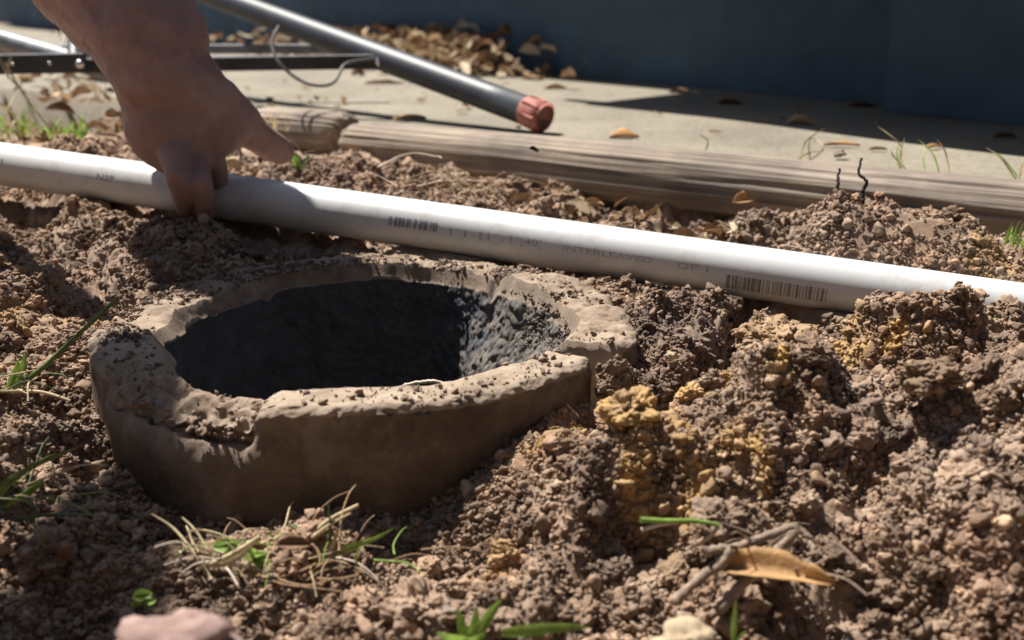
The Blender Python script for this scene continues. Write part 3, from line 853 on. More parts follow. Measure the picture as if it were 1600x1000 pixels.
def lettering(txt, px0, px1, ang, size, ink=None):
    ink = ink or M_INK_FAINT
    cu = bpy.data.curves.new('t', 'FONT'); cu.body = txt; cu.size = size; cu.resolution_u = 2
    to = bpy.data.objects.new('t', cu); COL.objects.link(to)
    dg = bpy.context.evaluated_depsgraph_get()
    tm = bpy.data.meshes.new_from_object(to.evaluated_get(dg))
    bpy.data.objects.remove(to)
    bm = bmesh.new(); bm.from_mesh(tm)
    bmesh.ops.triangulate(bm, faces=bm.faces[:])
    bpy.data.meshes.remove(tm)
    xs_ = [v.co.x for v in bm.verts]; x0, x1 = min(xs_), max(xs_)
    s0, s1 = s_at(px0), s_at(px1)
    for v in bm.verts:
        v.co = on_pvc(s0 + (v.co.x - x0) / (x1 - x0) * (s1 - s0), ang + v.co.y / R_PVC, 0.00018)
    me_ = bpy.data.meshes.new('printed_text'); bm.to_mesh(me_); bm.free()
    me_.materials.append(ink)
    link(bpy.data.objects.new('printed_text', me_), pvc)
barcode(622, 698, R(24), R(2), 3)
barcode(1141, 1296, R(2), R(-30), 5)
lettering('PSI', 4, 28, R(12), .0070, M_INK)
lettering('NSF', 173, 199, R(10), .0070, M_INK)
lettering("|'|.||'.", 716, 800, R(4), .0052)
lettering('1"|40|', 808, 856, R(3), .0066)
lettering('INTERLEAVED', 890, 1026, R(2), .0054)
lettering('DF 1', 1066, 1112, R(0), .0056)

# ------------------------------------------------------------------ weathered timbers edging the slab
def timber(name, p0, p1, w_, h_, label, seed):
    L_ = (p1 - p0).length
    d = (p1 - p0).normalized(); nrm = Vector((-d.y, d.x, 0))
    if nrm.y < 0: nrm = -nrm
    na_, nl_ = 96, int(L_ / 0.004)
    t = np.linspace(0, 2 * math.pi, na_, endpoint=False)
    cx = np.sign(np.cos(t)) * np.abs(np.cos(t)) ** 0.8 * w_ / 2
    cz_ = np.sign(np.sin(t)) * np.abs(np.sin(t)) ** 0.8 * h_ / 2
    u = np.linspace(0, L_, nl_)
    U, T = np.meshgrid(u, t, indexing='ij')
    CX, CZ = np.broadcast_to(cx, U.shape), np.broadcast_to(cz_, U.shape)
    per = np.linspace(0, (w_ + h_) * 1.8, na_)
    PR = np.broadcast_to(per, U.shape)
    gr = fbm(U * 3, PR * 420, 0, seed, 3)
    cr = np.clip(fbm(U * 1.6 + 3, PR * 190, 1.5, seed + 9, 3) - .25, 0, 1)
    dis = 0.0012 * gr - 0.006 * cr * (0.2 + .6 * sstep(-.3, .5, fbm(U * 9, PR * 20, 0, seed + 3, 2))) + 0.002 * fbm(U * 3, PR * 8, 0, seed + 5, 2)
    endr = 1 - 0.25 * (np.exp(-U / .006) + np.exp(-(L_ - U) / .006))
    k = (1 + dis / (0.5 * min(w_, h_))) * endr
    off = 0.004 * fbm(U * 3, U * 0, 0, seed + 7, 2)
    V = np.stack([U + 0.004 * fbm(CX * 90, CZ * 90, 0, seed, 2) * (np.exp(-U / .02) + np.exp(-(L_ - U) / .02)), CX * k + off, CZ * k + off * .6], -1).reshape(-1, 3)
    F = grid_faces(nl_, na_, wrap_v=True)
    o = big_mesh(name, V, F[:, ::-1], M_WOOD)
    bm = bmesh.new(); bm.from_mesh(o.data); bm.verts.ensure_lookup_table()
    for e in (0, nl_ - 1): bm.faces.new([bm.verts[e * na_ + k_] for k_ in range(na_)])
    bmesh.ops.recalc_face_normals(bm, faces=bm.faces[:])
    bm.to_mesh(o.data); bm.free()
    o.location = p0; o.rotation_euler = (0, 0, math.atan2(d.y, d.x))
    return tag(o, label, 'timber', 'timbers edging the concrete slab')
timber('edging_timber', TA, TA + TDIR * 1.02, 0.054, 0.052, 'long cracked grey timber along the concrete slab edge', 401)
TL = TA - TDIR * 0.010 + TN * 0.004 + Vector((0, 0, .010))
timber('edging_timber', TL - TDIR * 0.26, TL, 0.05, 0.045, 'shorter pale timber end behind the hand, butting the long timber', 431)

# ------------------------------------------------------------------ concrete slab
ns_ = 90
sv = []
for i in range(ns_):
    for j in range(40):
        s_ = -3.2 + 4.6 * (i / (ns_ - 1)); q_ = 0.034 + 3.8 * (j / 39) ** 1.8
        p = TA + TDIR * s_ + TN * q_
        sv.append((p.x, p.y, SLAB_Z + 0.0025 * float(vnoise(np.array(p.x * 3), np.array(p.y * 3), 0, 5))))
nb = len(sv)
for i in range(ns_):
    p = TA + TDIR * (-3.2 + 4.6 * i / (ns_ - 1)) + TN * 0.034
    sv.append((p.x, p.y, -0.09))
sf = [tuple(f) for f in grid_faces(ns_, 40)]
for i in range(ns_ - 1): sf.append((i * 40, nb + i, nb + i + 1, (i + 1) * 40))
slab = mesh_obj('concrete_slab', sv, sf, M_CONC)
tag(slab, kind='structure')

# ------------------------------------------------------------------ porch over the slab: dark skirt boards and the overhanging deck that shades them
W0, W1 = at(965, 128, SLAB_Z), at(1432, 172, SLAB_Z)
WD = (W1 - W0).normalized()
WN = Vector((WD.y, -WD.x, 0))
if WN.x > 0: WN = -WN                                 # towards the open slab
porch = empty('porch', (W0.x, W0.y, SLAB_Z))
tag(porch, 'dark slate porch with board skirting shading the far side of the slab', 'porch')
def board(name, c0, c1, n_, th_, z0, z1, mat):
    """upright or flat board from c0 to c1, thickness th_ along n_"""
    a_, b_ = Vector(c0), Vector(c1)
    V = []
    for zz in (z0, z1):
        for p, k in ((a_, 0), (b_, 0), (b_, 1), (a_, 1)):
            q_ = p + n_ * th_ * k
            V.append((q_.x - porch.location.x, q_.y - porch.location.y, zz - SLAB_Z))
    F = [(3, 2, 1, 0), (4, 5, 6, 7), (0, 1, 5, 4), (1, 2, 6, 5), (2, 3, 7, 6), (3, 0, 4, 7)]
    return mesh_obj(name, V, F, mat, porch, False)
DECK_Z = 0.46
t = -4.6
tstep = (W1 - W0).length
while t < 1.3:
    w_ = 0.138
    jut = 0.06 if t > tstep - .02 else 0.0
    board('skirt_board', W0 + WD * t + WN * jut, W0 + WD * (t + w_) + WN * jut, -WN, 0.02, SLAB_Z + .002, DECK_Z - .03, M_SLATE)
    t += w_
OVER, OVER2 = 0.30, 0.095
for k in range(7):
    q0 = OVER - k * 0.145
    board('deck_board', W0 + WD * -.04 + WN * q0, W0 + WD * 1.32 + WN * q0, -WN, 0.1446, DECK_Z, DECK_Z + .028, M_DECK)
    q0 = OVER2 - k * 0.145
    board('deck_board', W0 + WD * -4.6 + WN * q0, W0 + WD * -.044 + WN * q0, -WN, 0.1446, DECK_Z, DECK_Z + .028, M_DECK)
board('fascia_board', W0 + WD * -.04 + WN * (OVER - .02), W0 + WD * 1.32 + WN * (OVER - .02), -WN, 0.02, DECK_Z - .10, DECK_Z - .002, M_SLATE)
board('fascia_board', W0 + WD * -4.6 + WN * .075, W0 + WD * -.062 + WN * .075, -WN, 0.02, DECK_Z - .10, DECK_Z - .002, M_SLATE)

# unseen wall behind the porch and fence behind the camera, added to block sky
house = empty('sky_block_wall', W0 - WN * 0.95)
tag(house, 'added dark clapboard wall behind the porch, out of view, blocking sky light', 'wall')
def plank(parent, name, a_, b_, n_, th_, z0, z1, mat):
    V = []
    o_ = parent.location
    for zz in (z0, z1):
        for p, k in ((a_, 0), (b_, 0), (b_, 1), (a_, 1)):
            q_ = p + n_ * th_ * k
            V.append((q_.x - o_.x, q_.y - o_.y, zz - o_.z))
    return mesh_obj(name, V, [(3, 2, 1, 0), (4, 5, 6, 7), (0, 1, 5, 4), (1, 2, 6, 5), (2, 3, 7, 6), (3, 0, 4, 7)], mat, parent, False)
for k in range(14):
    plank(house, 'clapboard', W0 - WN * (0.95 + .004 * (k % 2)) + WD * -4.6, W0 - WN * (0.95 + .004 * (k % 2)) + WD * 1.3, -WN, .03, DECK_Z + .03 + k * .16, DECK_Z + .188 + k * .16, M_SLATE)
M_BLOCKER = simple('dark_blocker_board', (0.035, 0.028, 0.024), 0.9, 0.3, 20, 0.3, 120)
fence = empty('sky_block_fence', (0, -0.85, -.03))  # put in behind the camera to keep shaded faces dark
tag(fence, 'added dark board fence behind the camera, out of view, blocking sky light', 'fence')
for k in range(26):
    x0 = -2.6 + k * .2
    plank(fence, 'blocker_board', Vector((x0, -.85, 0)), Vector((x0 + .196, -.85, 0)), Vector((0, -1, 0)), .022, -.03, 1.95 + .02 * random.random(), M_BLOCKER)
for zz in (.35, 1.55):
    plank(fence, 'blocker_rail', Vector((-2.6, -.874, 0)), Vector((2.6, -.874, 0)), Vector((0, -1, 0)), .04, zz, zz + .09, M_BLOCKER)

# ------------------------------------------------------------------ folding stand of black tube with a red foot
stand = empty('folding_stand', at(850, 205, SLAB_Z))
tag(stand, 'black tubular folding stand with a red rubber foot resting on the slab', 'stand')
so = stand.location
def part_tube(name, P, rad, mat, parent=stand, nseg=24, rel=so):
    V, F = tube(P, rad, nseg)
    return mesh_obj(name, V, F, mat, parent, True, rel)
tip, upp = cp(852, 184, 1.10), cp(330, -8, 1.46)
tdir = (upp - tip).normalized()
leg = part_tube('leg_tube', [tip + tdir * .022 + (upp - tip) * k / 20 * 1.9 for k in range(21)], 0.0150, M_BLACK)
capP = [tip, tip + tdir * .002, tip + tdir * .010, tip + tdir * .026, tip + tdir * .0285]
cV, cF = tube(capP, [.0128, .0156, .0162, .0152, .0142], 24)
mesh_obj('rubber_foot', cV, cF, M_RED, stand, True, so)
for k in range(8):
    aa = 2 * math.pi * k / 8
    a_ = tdir.cross(Vector((0, 0, 1))).normalized(); b_ = a_.cross(tdir)
    o_ = (a_ * math.cos(aa) + b_ * math.sin(aa)) * .0158
    part_tube('foot_rib', [tip + tdir * .003 + o_, tip + tdir * .012 + o_ * 1.02, tip + tdir * .024 + o_ * .97], [.0012, .0017, .0012], M_RED, leg, 6, so)
J = cp(598, 94, 1.262)
barL = cp(-90, 104, 1.27)
def bar_box(name, p0, p1, w_, h_, mat):
    d = (p1 - p0).normalized(); a_ = d.cross(Vector((0, 0, 1))).normalized(); b_ = a_.cross(d)
    V = [p + a_ * sx * w_ / 2 + b_ * sz * h_ / 2 for p in (p0, p1) for sx, sz in ((-1, -1), (1, -1), (1, 1), (-1, 1))]
    F = [(0, 1, 2, 3), (7, 6, 5, 4), (0, 4, 5, 1), (1, 5, 6, 2), (2, 6, 7, 3), (3, 7, 4, 0)]
    o = mesh_obj(name, V, F, mat, stand, False, so)
    bm = bmesh.new(); bm.from_mesh(o.data); bmesh.ops.recalc_face_normals(bm, faces=bm.faces[:]); bm.to_mesh(o.data); bm.free()
    bv = o.modifiers.new('b', 'BEVEL'); bv.width = 0.0022; bv.segments = 3
    return o
fwd = Vector((0, -1, 0.15)).normalized()
bar_box('cross_bar', barL + Vector((0, -.019, 0)), J + Vector((.012, -.019, 0)), 0.010, 0.0165, M_BLACK)
bar_box('rear_bar', cp(-90, 78, 1.40), cp(575, 76, 1.42), 0.010, 0.012, M_GREYMETAL)
bar_box('bracket', cp(-20, 101, 1.222), cp(136, 98, 1.222), 0.004, 0.022, M_BLACK)
l2a, l2b = cp(300, 148, 1.29), cp(-120, 28, 1.40)
part_tube('leg_tube', [l2a + (l2b - l2a) * k / 10 * 1.5 for k in range(11)], 0.0125, M_GREYMETAL)
l3a, l3b = cp(118, 92, 1.30), cp(120, -60, 1.36)
part_tube('upright_tube', [l3a, l3b, l3b + (l3b - l3a) * 1.5], 0.0095, M_BLACK)
def bolt(c, d, rad):
    b_ = part_tube('bolt', [c, c + d * rad * .35, c + d * rad * .7, c + d * rad * .85], [rad, rad, rad * .75, rad * .3], M_STEEL, stand, 6)
bolt(J + Vector((0, -.0245, 0)), fwd, .0062)
bolt(cp(125, 100, 1.218), fwd, .0052)
bolt(cp(78, 99, 1.218), fwd, .0022)
bolt(cp(20, 100, 1.218), fwd, .0022)
# loop of wire hanging from the stand
def smooth_path(P, n=10):
    P = [Vector(p) for p in P]; out = []
    for i in range(len(P) - 1):
        p0, p1, p2, p3 = P[max(i - 1, 0)], P[i], P[i + 1], P[min(i + 2, len(P) - 1)]
        for k in range(n):
            t = k / n
            out.append(0.5 * ((2 * p1) + (p2 - p0) * t + (2 * p0 - 5 * p1 + 4 * p2 - p3) * t * t + (3 * p1 - p0 - 3 * p2 + p3) * t ** 3))
    return out + [P[-1]]
wp = [cp(437, 40, 1.20), cp(425, 66, 1.19), cp(436, 98, 1.18), cp(468, 125, 1.18), cp(498, 134, 1.18), cp(522, 128, 1.19), cp(538, 102, 1.21), cp(560, 95, 1.22), cp(588, 92, 1.228)]
V, F = tube(smooth_path(wp), 0.0018, 8)
w = mesh_obj('wire', V, F, M_WIRE, None, True, wp[4])
w.location = wp[4]
tag(w, 'thin grey wire looping down from the bolt of the folding stand', 'wire')

# ------------------------------------------------------------------ the arm and hand of the person working at the pipe
def pxr(rpx, Z): return rpx / FPX * Z
def sph(c, r_, n=10):
    out = []
    for i in range(n + 1):
        th_ = math.pi * i / n
        for j in range(2 * n):
            ph = math.pi * j / n
            out.append(Vector(c) + Vector((math.sin(th_) * math.cos(ph), math.sin(th_) * math.sin(ph), math.cos(th_))) * r_)
    return out
def hull_into(bm, balls):
    pts = []
    for c, r_ in balls: pts += sph(c, r_)
    b2 = bmesh.new()
    for p in pts: b2.verts.new(p)
    bmesh.ops.remove_doubles(b2, verts=b2.verts[:], dist=1e-5)
    res = bmesh.ops.convex_hull(b2, input=b2.verts[:])
    junk = list({e for e in res['geom_interior'] + res['geom_unused'] if isinstance(e, bmesh.types.BMVert)})
    bmesh.ops.delete(b2, geom=junk, context='VERTS')
    tmp = bpy.data.meshes.new('tmp'); b2.to_mesh(tmp); b2.free()
    bm.from_mesh(tmp); bpy.data.meshes.remove(tmp)
bm = bmesh.new()
def ball(px, py, Z, rpx): return (cp(px, py, Z), pxr(rpx, Z))
shoulder = (Vector((-.425, .925, .61)), .058)
elbow = (Vector((-.315, .838, .318)), .048)
fore2 = (Vector((-.305, .822, .258)), .053)
fore1 = ball(160, -40, .768, 114)
wristA = ball(234, 62, .752, 90)
wrist = ball(252, 112, .750, 77)
heel = ball(245, 150, .755, 60)
back1 = ball(262, 196, .762, 66)
back2 = ball(322, 160, .765, 52)
back3 = ball(300, 236, .768, 40)
back4 = ball(346, 196, .772, 40)
kn = ball(276, 232, .765, 44)
for chain in ([shoulder, elbow], [elbow, fore2], [fore2, fore1], [fore1, wristA], [wristA, wrist], [wrist, heel], [wrist, back2], [heel, back1, back2], [back1, back2, back4], [back1, back3, kn], [back1, back3, back4]):
    hull_into(bm, chain)
tips = []
FING = [  # knuckle, middle joint, last joint, tip  (photo pixels, depth, radius px)
    [(270, 232, .748, 24), (278, 274, .738, 18), (285, 304, .748, 16), (288, 327, .761, 13)],
    [(300, 240, .764, 22), (314, 286, .746, 18), (321, 317, .754, 16), (320, 339, .766, 13)],
    [(286, 240, .776, 21), (298, 282, .772, 17), (303, 308, .778, 15), (304, 328, .786, 12)],
    [(330, 226, .780, 19), (340, 258, .778, 15), (343, 282, .784, 13), (340, 300, .792, 11)]]
for f in FING:
    bl = [ball(*q_) for q_ in f]
    for a_, b_ in zip(bl[:-1], bl[1:]): hull_into(bm, [a_, b_])
    tips.append(bl)
THUMB = [(332, 158, .770, 44), (372, 190, .788, 33), (402, 212, .808, 26), (424, 228, .822, 24), (440, 238, .832, 19)]
bl = [ball(*q_) for q_ in THUMB]
for a_, b_ in zip(bl[:-1], bl[1:]): hull_into(bm, [a_, b_])
hull_into(bm, [bl[1], back4, ball(352, 215, .785, 26)])
thumb = bl
raw = bpy.data.meshes.new('raw'); bm.to_mesh(raw); bm.free()
ro = link(bpy.data.objects.new('raw', raw))
rm = ro.modifiers.new('r', 'REMESH'); rm.mode = 'VOXEL'; rm.voxel_size = 0.0017
sm_ = ro.modifiers.new('s', 'SMOOTH'); sm_.factor = 0.5; sm_.iterations = 4
dg = bpy.context.evaluated_depsgraph_get()
am = bpy.data.meshes.new_from_object(ro.evaluated_get(dg))
bpy.data.objects.remove(ro)
nv = len(am.vertices)
co = np.zeros(nv * 3, np.float32); am.vertices.foreach_get('co', co); co = co.reshape(-1, 3).astype(float)
nor = np.zeros(nv * 3, np.float32); am.vertices.foreach_get('normal', nor); nor = nor.reshape(-1, 3)
amp = 0.0016 * fbm(co[:, 0] * 55, co[:, 1] * 55, co[:, 2] * 55, 5, 2) + 0.0022 * fbm(co[:, 0] * 22, co[:, 1] * 22, co[:, 2] * 14, 15, 2)
co = co + nor * amp[:, None] * sstep(.02, .09, co[:, 2])[:, None]
person = bpy.data.objects.new('person', am)
am.vertices.foreach_set('co', (co - np.array(tips[0][3][0])).astype(np.float32).ravel())
am.polygons.foreach_set('use_smooth', [True] * len(am.polygons))
am.materials.clear(); am.materials.append(M_SKIN)
am.update()
link(person); person.location = tips[0][3][0]
tag(person, 'bare arm reaching down from the upper left, hand gripping over the white pipe', 'person')
po = np.array(tips[0][3][0])
# shirt sleeve on the upper arm
sh, el = Vector(shoulder[0]), Vector(elbow[0])
V, F = tube([sh + (el - sh) * t for t in (-.22, -.15, 0, .15, .3, .45, .52, .525, .50)], [.04, .062, .065, .063, .061, .060, .061, .058, .050], 40)
mesh_obj('sleeve', V, F, M_SHIRT, person, True, po)
# thumb nail
def nail(a_, b_, r_, upv, name='thumb_nail'):
    d = (b_ - a_).normalized(); s_ = d.cross(upv).normalized(); n_ = s_.cross(d)
    V = []
    for i in range(7):
        for j in range(7):
            u_, v_ = i / 6, (j / 6 - .5) * 2
            an = v_ * .85 * (1 - .25 * (2 * abs(u_ - .4)) ** 4)
            V.append(a_ + d * (u_ * .011) + (s_ * math.sin(an) + n_ * math.cos(an)) * r_)
    mesh_obj(name, V, grid_faces(7, 7), M_NAIL, person, True, po)
nail(thumb[3][0], thumb[4][0], thumb[4][1] * 1.12, Vector((-.2, -.5, .8)))
# fine hairs along the forearm
r_ = random.Random(4)
hv, hf = [], []
A_, B_ = Vector(fore2[0]), Vector(wrist[0])
poly = am.polygons
tri_idx = [p.index for p in poly if True]
for k in range(2600):
    p = poly[r_.choice(tri_idx)]
    c = np.array(p.center) + po
    if not (0.115 < c[2] < 0.33): continue
    n_ = Vector(p.normal); d = (B_ - A_).normalized()
    g = (n_ * .55 + d * .7 + Vector((r_.gauss(0, .25), r_.gauss(0, .25), r_.gauss(0, .25)))).normalized()
    s_ = g.cross(Vector((r_.gauss(0, 1), r_.gauss(0, 1), r_.gauss(0, 1)))).normalized() * .00011
    L_ = r_.uniform(.006, .013)
    base = Vector(c)
    m_ = base + g * L_ * .55 + d * .001
    e_ = base + g * L_ * .9 + d * .004
    i0 = len(hv)
    hv += [base - s_, base + s_, m_ + s_ * .8, m_ - s_ * .8, e_]
    hf += [(i0, i0 + 1, i0 + 2, i0 + 3), (i0 + 3, i0 + 2, i0 + 4)]
ho = mesh_obj('arm_hair', hv, hf, M_HAIR, person, True, po); ho['kind'] = 'stuff'

# wooden stake just out of frame at the left: its shadow falls across the soil there
M_ASH = simple('ash_handle', (0.36, 0.25, 0.14), 0.6, 0.25, 40)
stk = Vector((-.452, .812, -.06))
hh_ = .52
V, F = [], []
for zz, w_ in ((0, .004), (.05, .014), (.30, .015), (hh_ - .006, .014), (hh_, .010)):
    for k in range(16):
        t = 2 * math.pi * k / 16
        V.append((w_ * math.copysign(abs(math.cos(t)) ** .4, math.cos(t)), w_ * math.copysign(abs(math.sin(t)) ** .4, math.sin(t)), zz))
F = [tuple(f) for f in grid_faces(5, 16, wrap_v=True)] + [tuple(range(64, 80)), tuple(range(15, -1, -1))]
so_ = mesh_obj('wooden_stake', V, F, M_ASH, None, False); so_.location = stk
tag(so_, 'square wooden stake driven into the soil left of the white pipe, shadow falling rightwards', 'stake')
# unseen tree added at near left so its limb shades the rim's front left
M_BARK = simple('grey_bark', (0.16, 0.125, 0.095), 0.9, 0.4, 30, 0.8, 90)
M_FOLIAGE = simple('tree_leaf', (0.06, 0.10, 0.03), 0.55, 0.4, 9, 0, 300, 0.4, 0.3)
P1 = Vector((-.178, .54, 0)) + SD * 1.7
tr_b = Vector((-1.06, -.46, -.04))
tree = empty('shadow_tree', tr_b)
tag(tree, 'added tree out of view at the near left, its limb casting shadow on the rim', 'tree')
trunk_p = [tr_b + Vector(v) for v in ((0, 0, -.05), (.0, .01, .25), (.03, .02, .8), (.02, .06, 1.4), (-.03, .05, 2.0), (.02, .02, 2.6))]
TP = smooth_path(trunk_p, 8)
V, F = tube(TP, [.115 * (1 - .75 * i / len(TP)) + (.03 if i < 3 else 0) for i in range(len(TP))], 18)
mesh_obj('trunk', V, F, M_BARK, tree, True, tr_b)
ld = Vector((-.075, -.46, 0)).normalized()
LP = smooth_path([trunk_p[3], trunk_p[3] + Vector((.06, .22, .05)), P1 + ld * .75 + Vector((0, 0, -.015)), P1 + ld * .35 + Vector((0, 0, .01)), P1 + ld * .03, P1 + ld * .012, P1], 8)
V, F = tube(LP, [.040 - .010 * min(1, i / (len(LP) * .6)) if i < len(LP) - 9 else .030 * max(.25, 1 - .75 * ((i - len(LP) + 9) / 8) ** 3) for i in range(len(LP))], 14)
mesh_obj('limb', V, F, M_BARK, tree, True, tr_b)
rt = random.Random(77)
V, F = [], []
for k in range(60):
    cc_ = tr_b + Vector((rt.gauss(0, .38), rt.gauss(-.1, .34), 2.35 + rt.gauss(0, .28)))
    for q_ in range(34):
        c_ = cc_ + Vector((rt.gauss(0, .09), rt.gauss(0, .09), rt.gauss(0, .07)))
        u_ = Vector((rt.gauss(0, 1), rt.gauss(0, 1), rt.gauss(0, .5))).normalized(); w_ = u_.cross(Vector((rt.gauss(0, 1), rt.gauss(0, 1), 1))).normalized()
        i0 = len(V); L_ = rt.uniform(.02, .038)
        V += [c_ - u_ * L_, c_ + w_ * L_ * .45, c_ + u_ * L_, c_ - w_ * L_ * .45]; F.append((i0, i0 + 1, i0 + 2, i0 + 3))
mesh_obj('crown', V, F, M_FOLIAGE, tree, False, tr_b)

# ------------------------------------------------------------------ stones
def stone(px, py, rpx, hpx, z, mat, label, seed):
    P, Fc = lumpy(4, seed, 0.20, 7, 0.9, (.3, .8))
    c = at(px, py, z)
    s_ = rpx / FPX * c.y
    P = P / np.abs(P[:, 0]).max() * np.array([s_, s_ * .8, s_ * hpx / rpx])
    o = mesh_obj('stone', P, Fc, mat)
    o.location = c
    return tag(o, label, 'stone', 'stones in the soil')
stone(272, 1012, 160, 112, -.020, M_STONE_PINK, 'blurred pinkish round stone at the bottom edge, left of centre', 11)
stone(1072, 1006, 68, 50, -.040, M_STONE_TAN, 'smooth tan stone at the bottom edge, right of centre', 12)
stone(1048, 556, 15, 12, -.004, M_STONE_TAN, 'small tan pebble on the dark soil between clay rim and white pipe', 13)
stone(66, 870, 36, 26, -.048, M_STONE_GREY, 'grey stone among the soil at the left edge', 14)
stone(368, 254, 14, 16, .034, M_STONE_TAN, 'pale pebble behind the white pipe under the thumb', 15)
stone(440, 800, 11, 8, -.05, M_STONE_GREY, 'tiny grey pebble at the foot of the clay pipe', 16)
stone(1312, 240, 12, 9, SLAB_Z + .004, M_STONE_GREY, 'small brown pebble on the slab just behind the timber', 17)
stone(700, 955, 22, 18, -.048, M_STONE_GREY, 'grey-brown pebble near the green seedling at the bottom', 18)

# ------------------------------------------------------------------ leaves
def leaf_mesh(L_, W_, curl, seed, n=12):
    r_ = random.Random(seed)
    V = []
    for i in range(n + 1):
        u_ = i / n
        w_ = W_ * .5 * (math.sin(math.pi * u_ ** .85) ** .8 + .02) * (1 + .12 * r_.uniform(-1, 1))
        for j in range(-3, 4):
            v_ = j / 3
            zz = curl * (abs(v_) ** 1.5) * w_ * 1.4 + .10 * L_ * curl * math.sin(u_ * 3.1) + .02 * L_ * math.sin(7 * u_ + seed) * v_ + (.0012 if j == 0 else 0) * -1
            V.append(((u_ - .5) * L_, v_ * w_, zz))
    F = [tuple(f) for f in grid_faces(n + 1, 7)]
    return V, F
def leaf(px, py, z, Lpx, Wm, ang, mat, label, seed, curl=.5, tilt=(0, 0), group='fallen leaves'):
    c = at(px, py, z); L_ = Lpx / FPX * c.y
    V, F = leaf_mesh(L_, L_ * Wm, curl, seed)
    o = mesh_obj('fallen_leaf', V, F, mat)
    sol = o.modifiers.new('t', 'SOLIDIFY'); sol.thickness = 0.00035
    o.location = (c.x, c.y, z + .002); o.rotation_euler = (tilt[0], tilt[1], R(ang))
    return tag(o, label, 'leaf', group)
leaf(1210, 905, -.038, 205, .30, -18, M_LEAF_ORANGE, 'long orange-brown curled leaf under the forked twig in the foreground', 1, .55, (.5, 0))
leaf(460, 858, -.040, 58, .5, 10, M_LEAF_BROWN, 'small pinkish-brown leaf between the two weed clumps', 2, .4, (.6, .1))
leaf(640, 990, -.045, 50, .5, 70, M_LEAF_BROWN, 'brown leaf scrap at the bottom edge beside the green seedling', 3, .4, (.2, .8))
leaf(975, 216, SLAB_Z, 48, .55, 12, M_LEAF_ORANGE, 'bright orange leaf on the slab just behind the timber', 4, .35, (.15, 0))
leaf(1140, 165, SLAB_Z, 40, .4, -5, M_LEAF_BROWN, 'brown leaf on the slab at the edge of the porch shade', 5)
leaf(1345, 169, SLAB_Z, 42, .4, 170, M_LEAF_BROWN, 'dull brown leaf in the porch shade on the slab', 6)
leaf(1250, 196, SLAB_Z, 40, .5, -10, M_LEAF_PALE, 'pale folded leaf on the slab where shade meets sun', 7, .8)
leaf(868, 140, SLAB_Z, 36, .4, 8, M_LEAF_TAN, 'tan leaf on the slab beyond the red rubber foot', 8)
leaf(1062, 147, SLAB_Z, 36, .35, -6, M_LEAF_BROWN, 'thin brown leaf in the shade at the porch corner', 9)
leaf(1315, 229, SLAB_Z, 56, .2, -4, M_LEAF_ORANGE, 'narrow yellow-brown leaf strip on the sunny slab', 10, .3)
leaf(1372, 235, SLAB_Z, 26, .3, -6, M_LEAF_BROWN, 'short brown leaf scrap beside the narrow leaf strip', 11, .3)
leaf(1570, 216, SLAB_Z, 34, .4, -4, M_LEAF_BROWN, 'dark leaf in the shade at the right edge of the slab', 12)
leaf(600, 132, SLAB_Z, 60, .25, 4, M_LEAF_BROWN, 'reddish leaf on the slab under the black tube', 13, .3)
leaf(640, 188, SLAB_Z, 55, .3, 20, M_LEAF_TAN, 'yellowish leaf on the slab behind the timber joint', 14, .4)
leaf(560, 118, SLAB_Z, 24, .5, 40, M_LEAF_BROWN, 'small curled leaf on the slab below the wire loop', 15, .8)
leaf(1458, 232, SLAB_Z, 34, .3, 30, M_LEAF_ORANGE, 'yellow leaf scrap beside the grass at the slab edge', 16, .3)
leaf(95, 176, .028, 44, .5, 15, M_LEAF_BROWN, 'red-brown leaf in the litter behind the white pipe at left', 17, .6, (.4, .2))
leaf(110, 226, .028, 70, .35, -4, M_LEAF_ORANGE, 'long orange leaf lying just behind the white pipe at left', 18, .3)
leaf(1165, 318, .004, 44, .5, 15, M_LEAF_ORANGE, 'golden leaf tucked below the timber in the middle', 19, .5, (.6, 0))
leaf(835, 238, .052, 30, .3, 60, M_TWIG_DARK, 'dark leaf scrap standing on the timber', 20, .3, (1.0, .3))
# leaf litter: heaps nobody could count
def litter(name, spots, n, label, zf, seed, lmin, lmax):
    r_ = random.Random(seed)
    V, F, mats = [], [], []
    for k in range(n):
        px, py, sx, sy = r_.choice(spots)
        c = zf(r_.gauss(px, sx), r_.gauss(py, sy), r_)
        if c is None: continue
        L_ = r_.uniform(lmin, lmax)
        lv, lf = leaf_mesh(L_, L_ * r_.uniform(.3, .6), r_.uniform(-.6, 1.0), k, 6)
        M_ = Matrix.Rotation(r_.uniform(0, 6.28), 4, 'Z') @ Matrix.Rotation(r_.gauss(0, .6), 4, 'X') @ Matrix.Rotation(r_.gauss(0, .5), 4, 'Y')
        i0 = len(V)
        V += [M_ @ Vector(v) + c for v in lv]
        F += [tuple(i + i0 for i in f) for f in lf]
        mats += [r_.choice([0, 0, 1, 1, 2, 3])] * len(lf)
    me_ = bpy.data.meshes.new(name); me_.from_pydata([v[:] for v in V], [], F)
    for m_ in (M_LEAF_TAN, M_LEAF_BROWN, M_LEAF_PALE, M_LEAF_ORANGE if False else M_LEAF_BROWN): me_.materials.append(m_)
    me_.polygons.foreach_set('material_index', mats)
    o = link(bpy.data.objects.new(name, me_))
    return tag(o, label, 'leaves', kind='stuff')
def on_slab(px, py, r_):
    c = at(px, max(py, 30), SLAB_Z)
    if (c - W0).dot(WN) < 0.02 or c.y > 4: 
        c = c + WN * (0.03 - (c - W0).dot(WN) + r_.random() * .12)
    c.z += r_.random() * .085 * max(0.1, 1 - (c - W0).dot(WN) / .22)
    return c
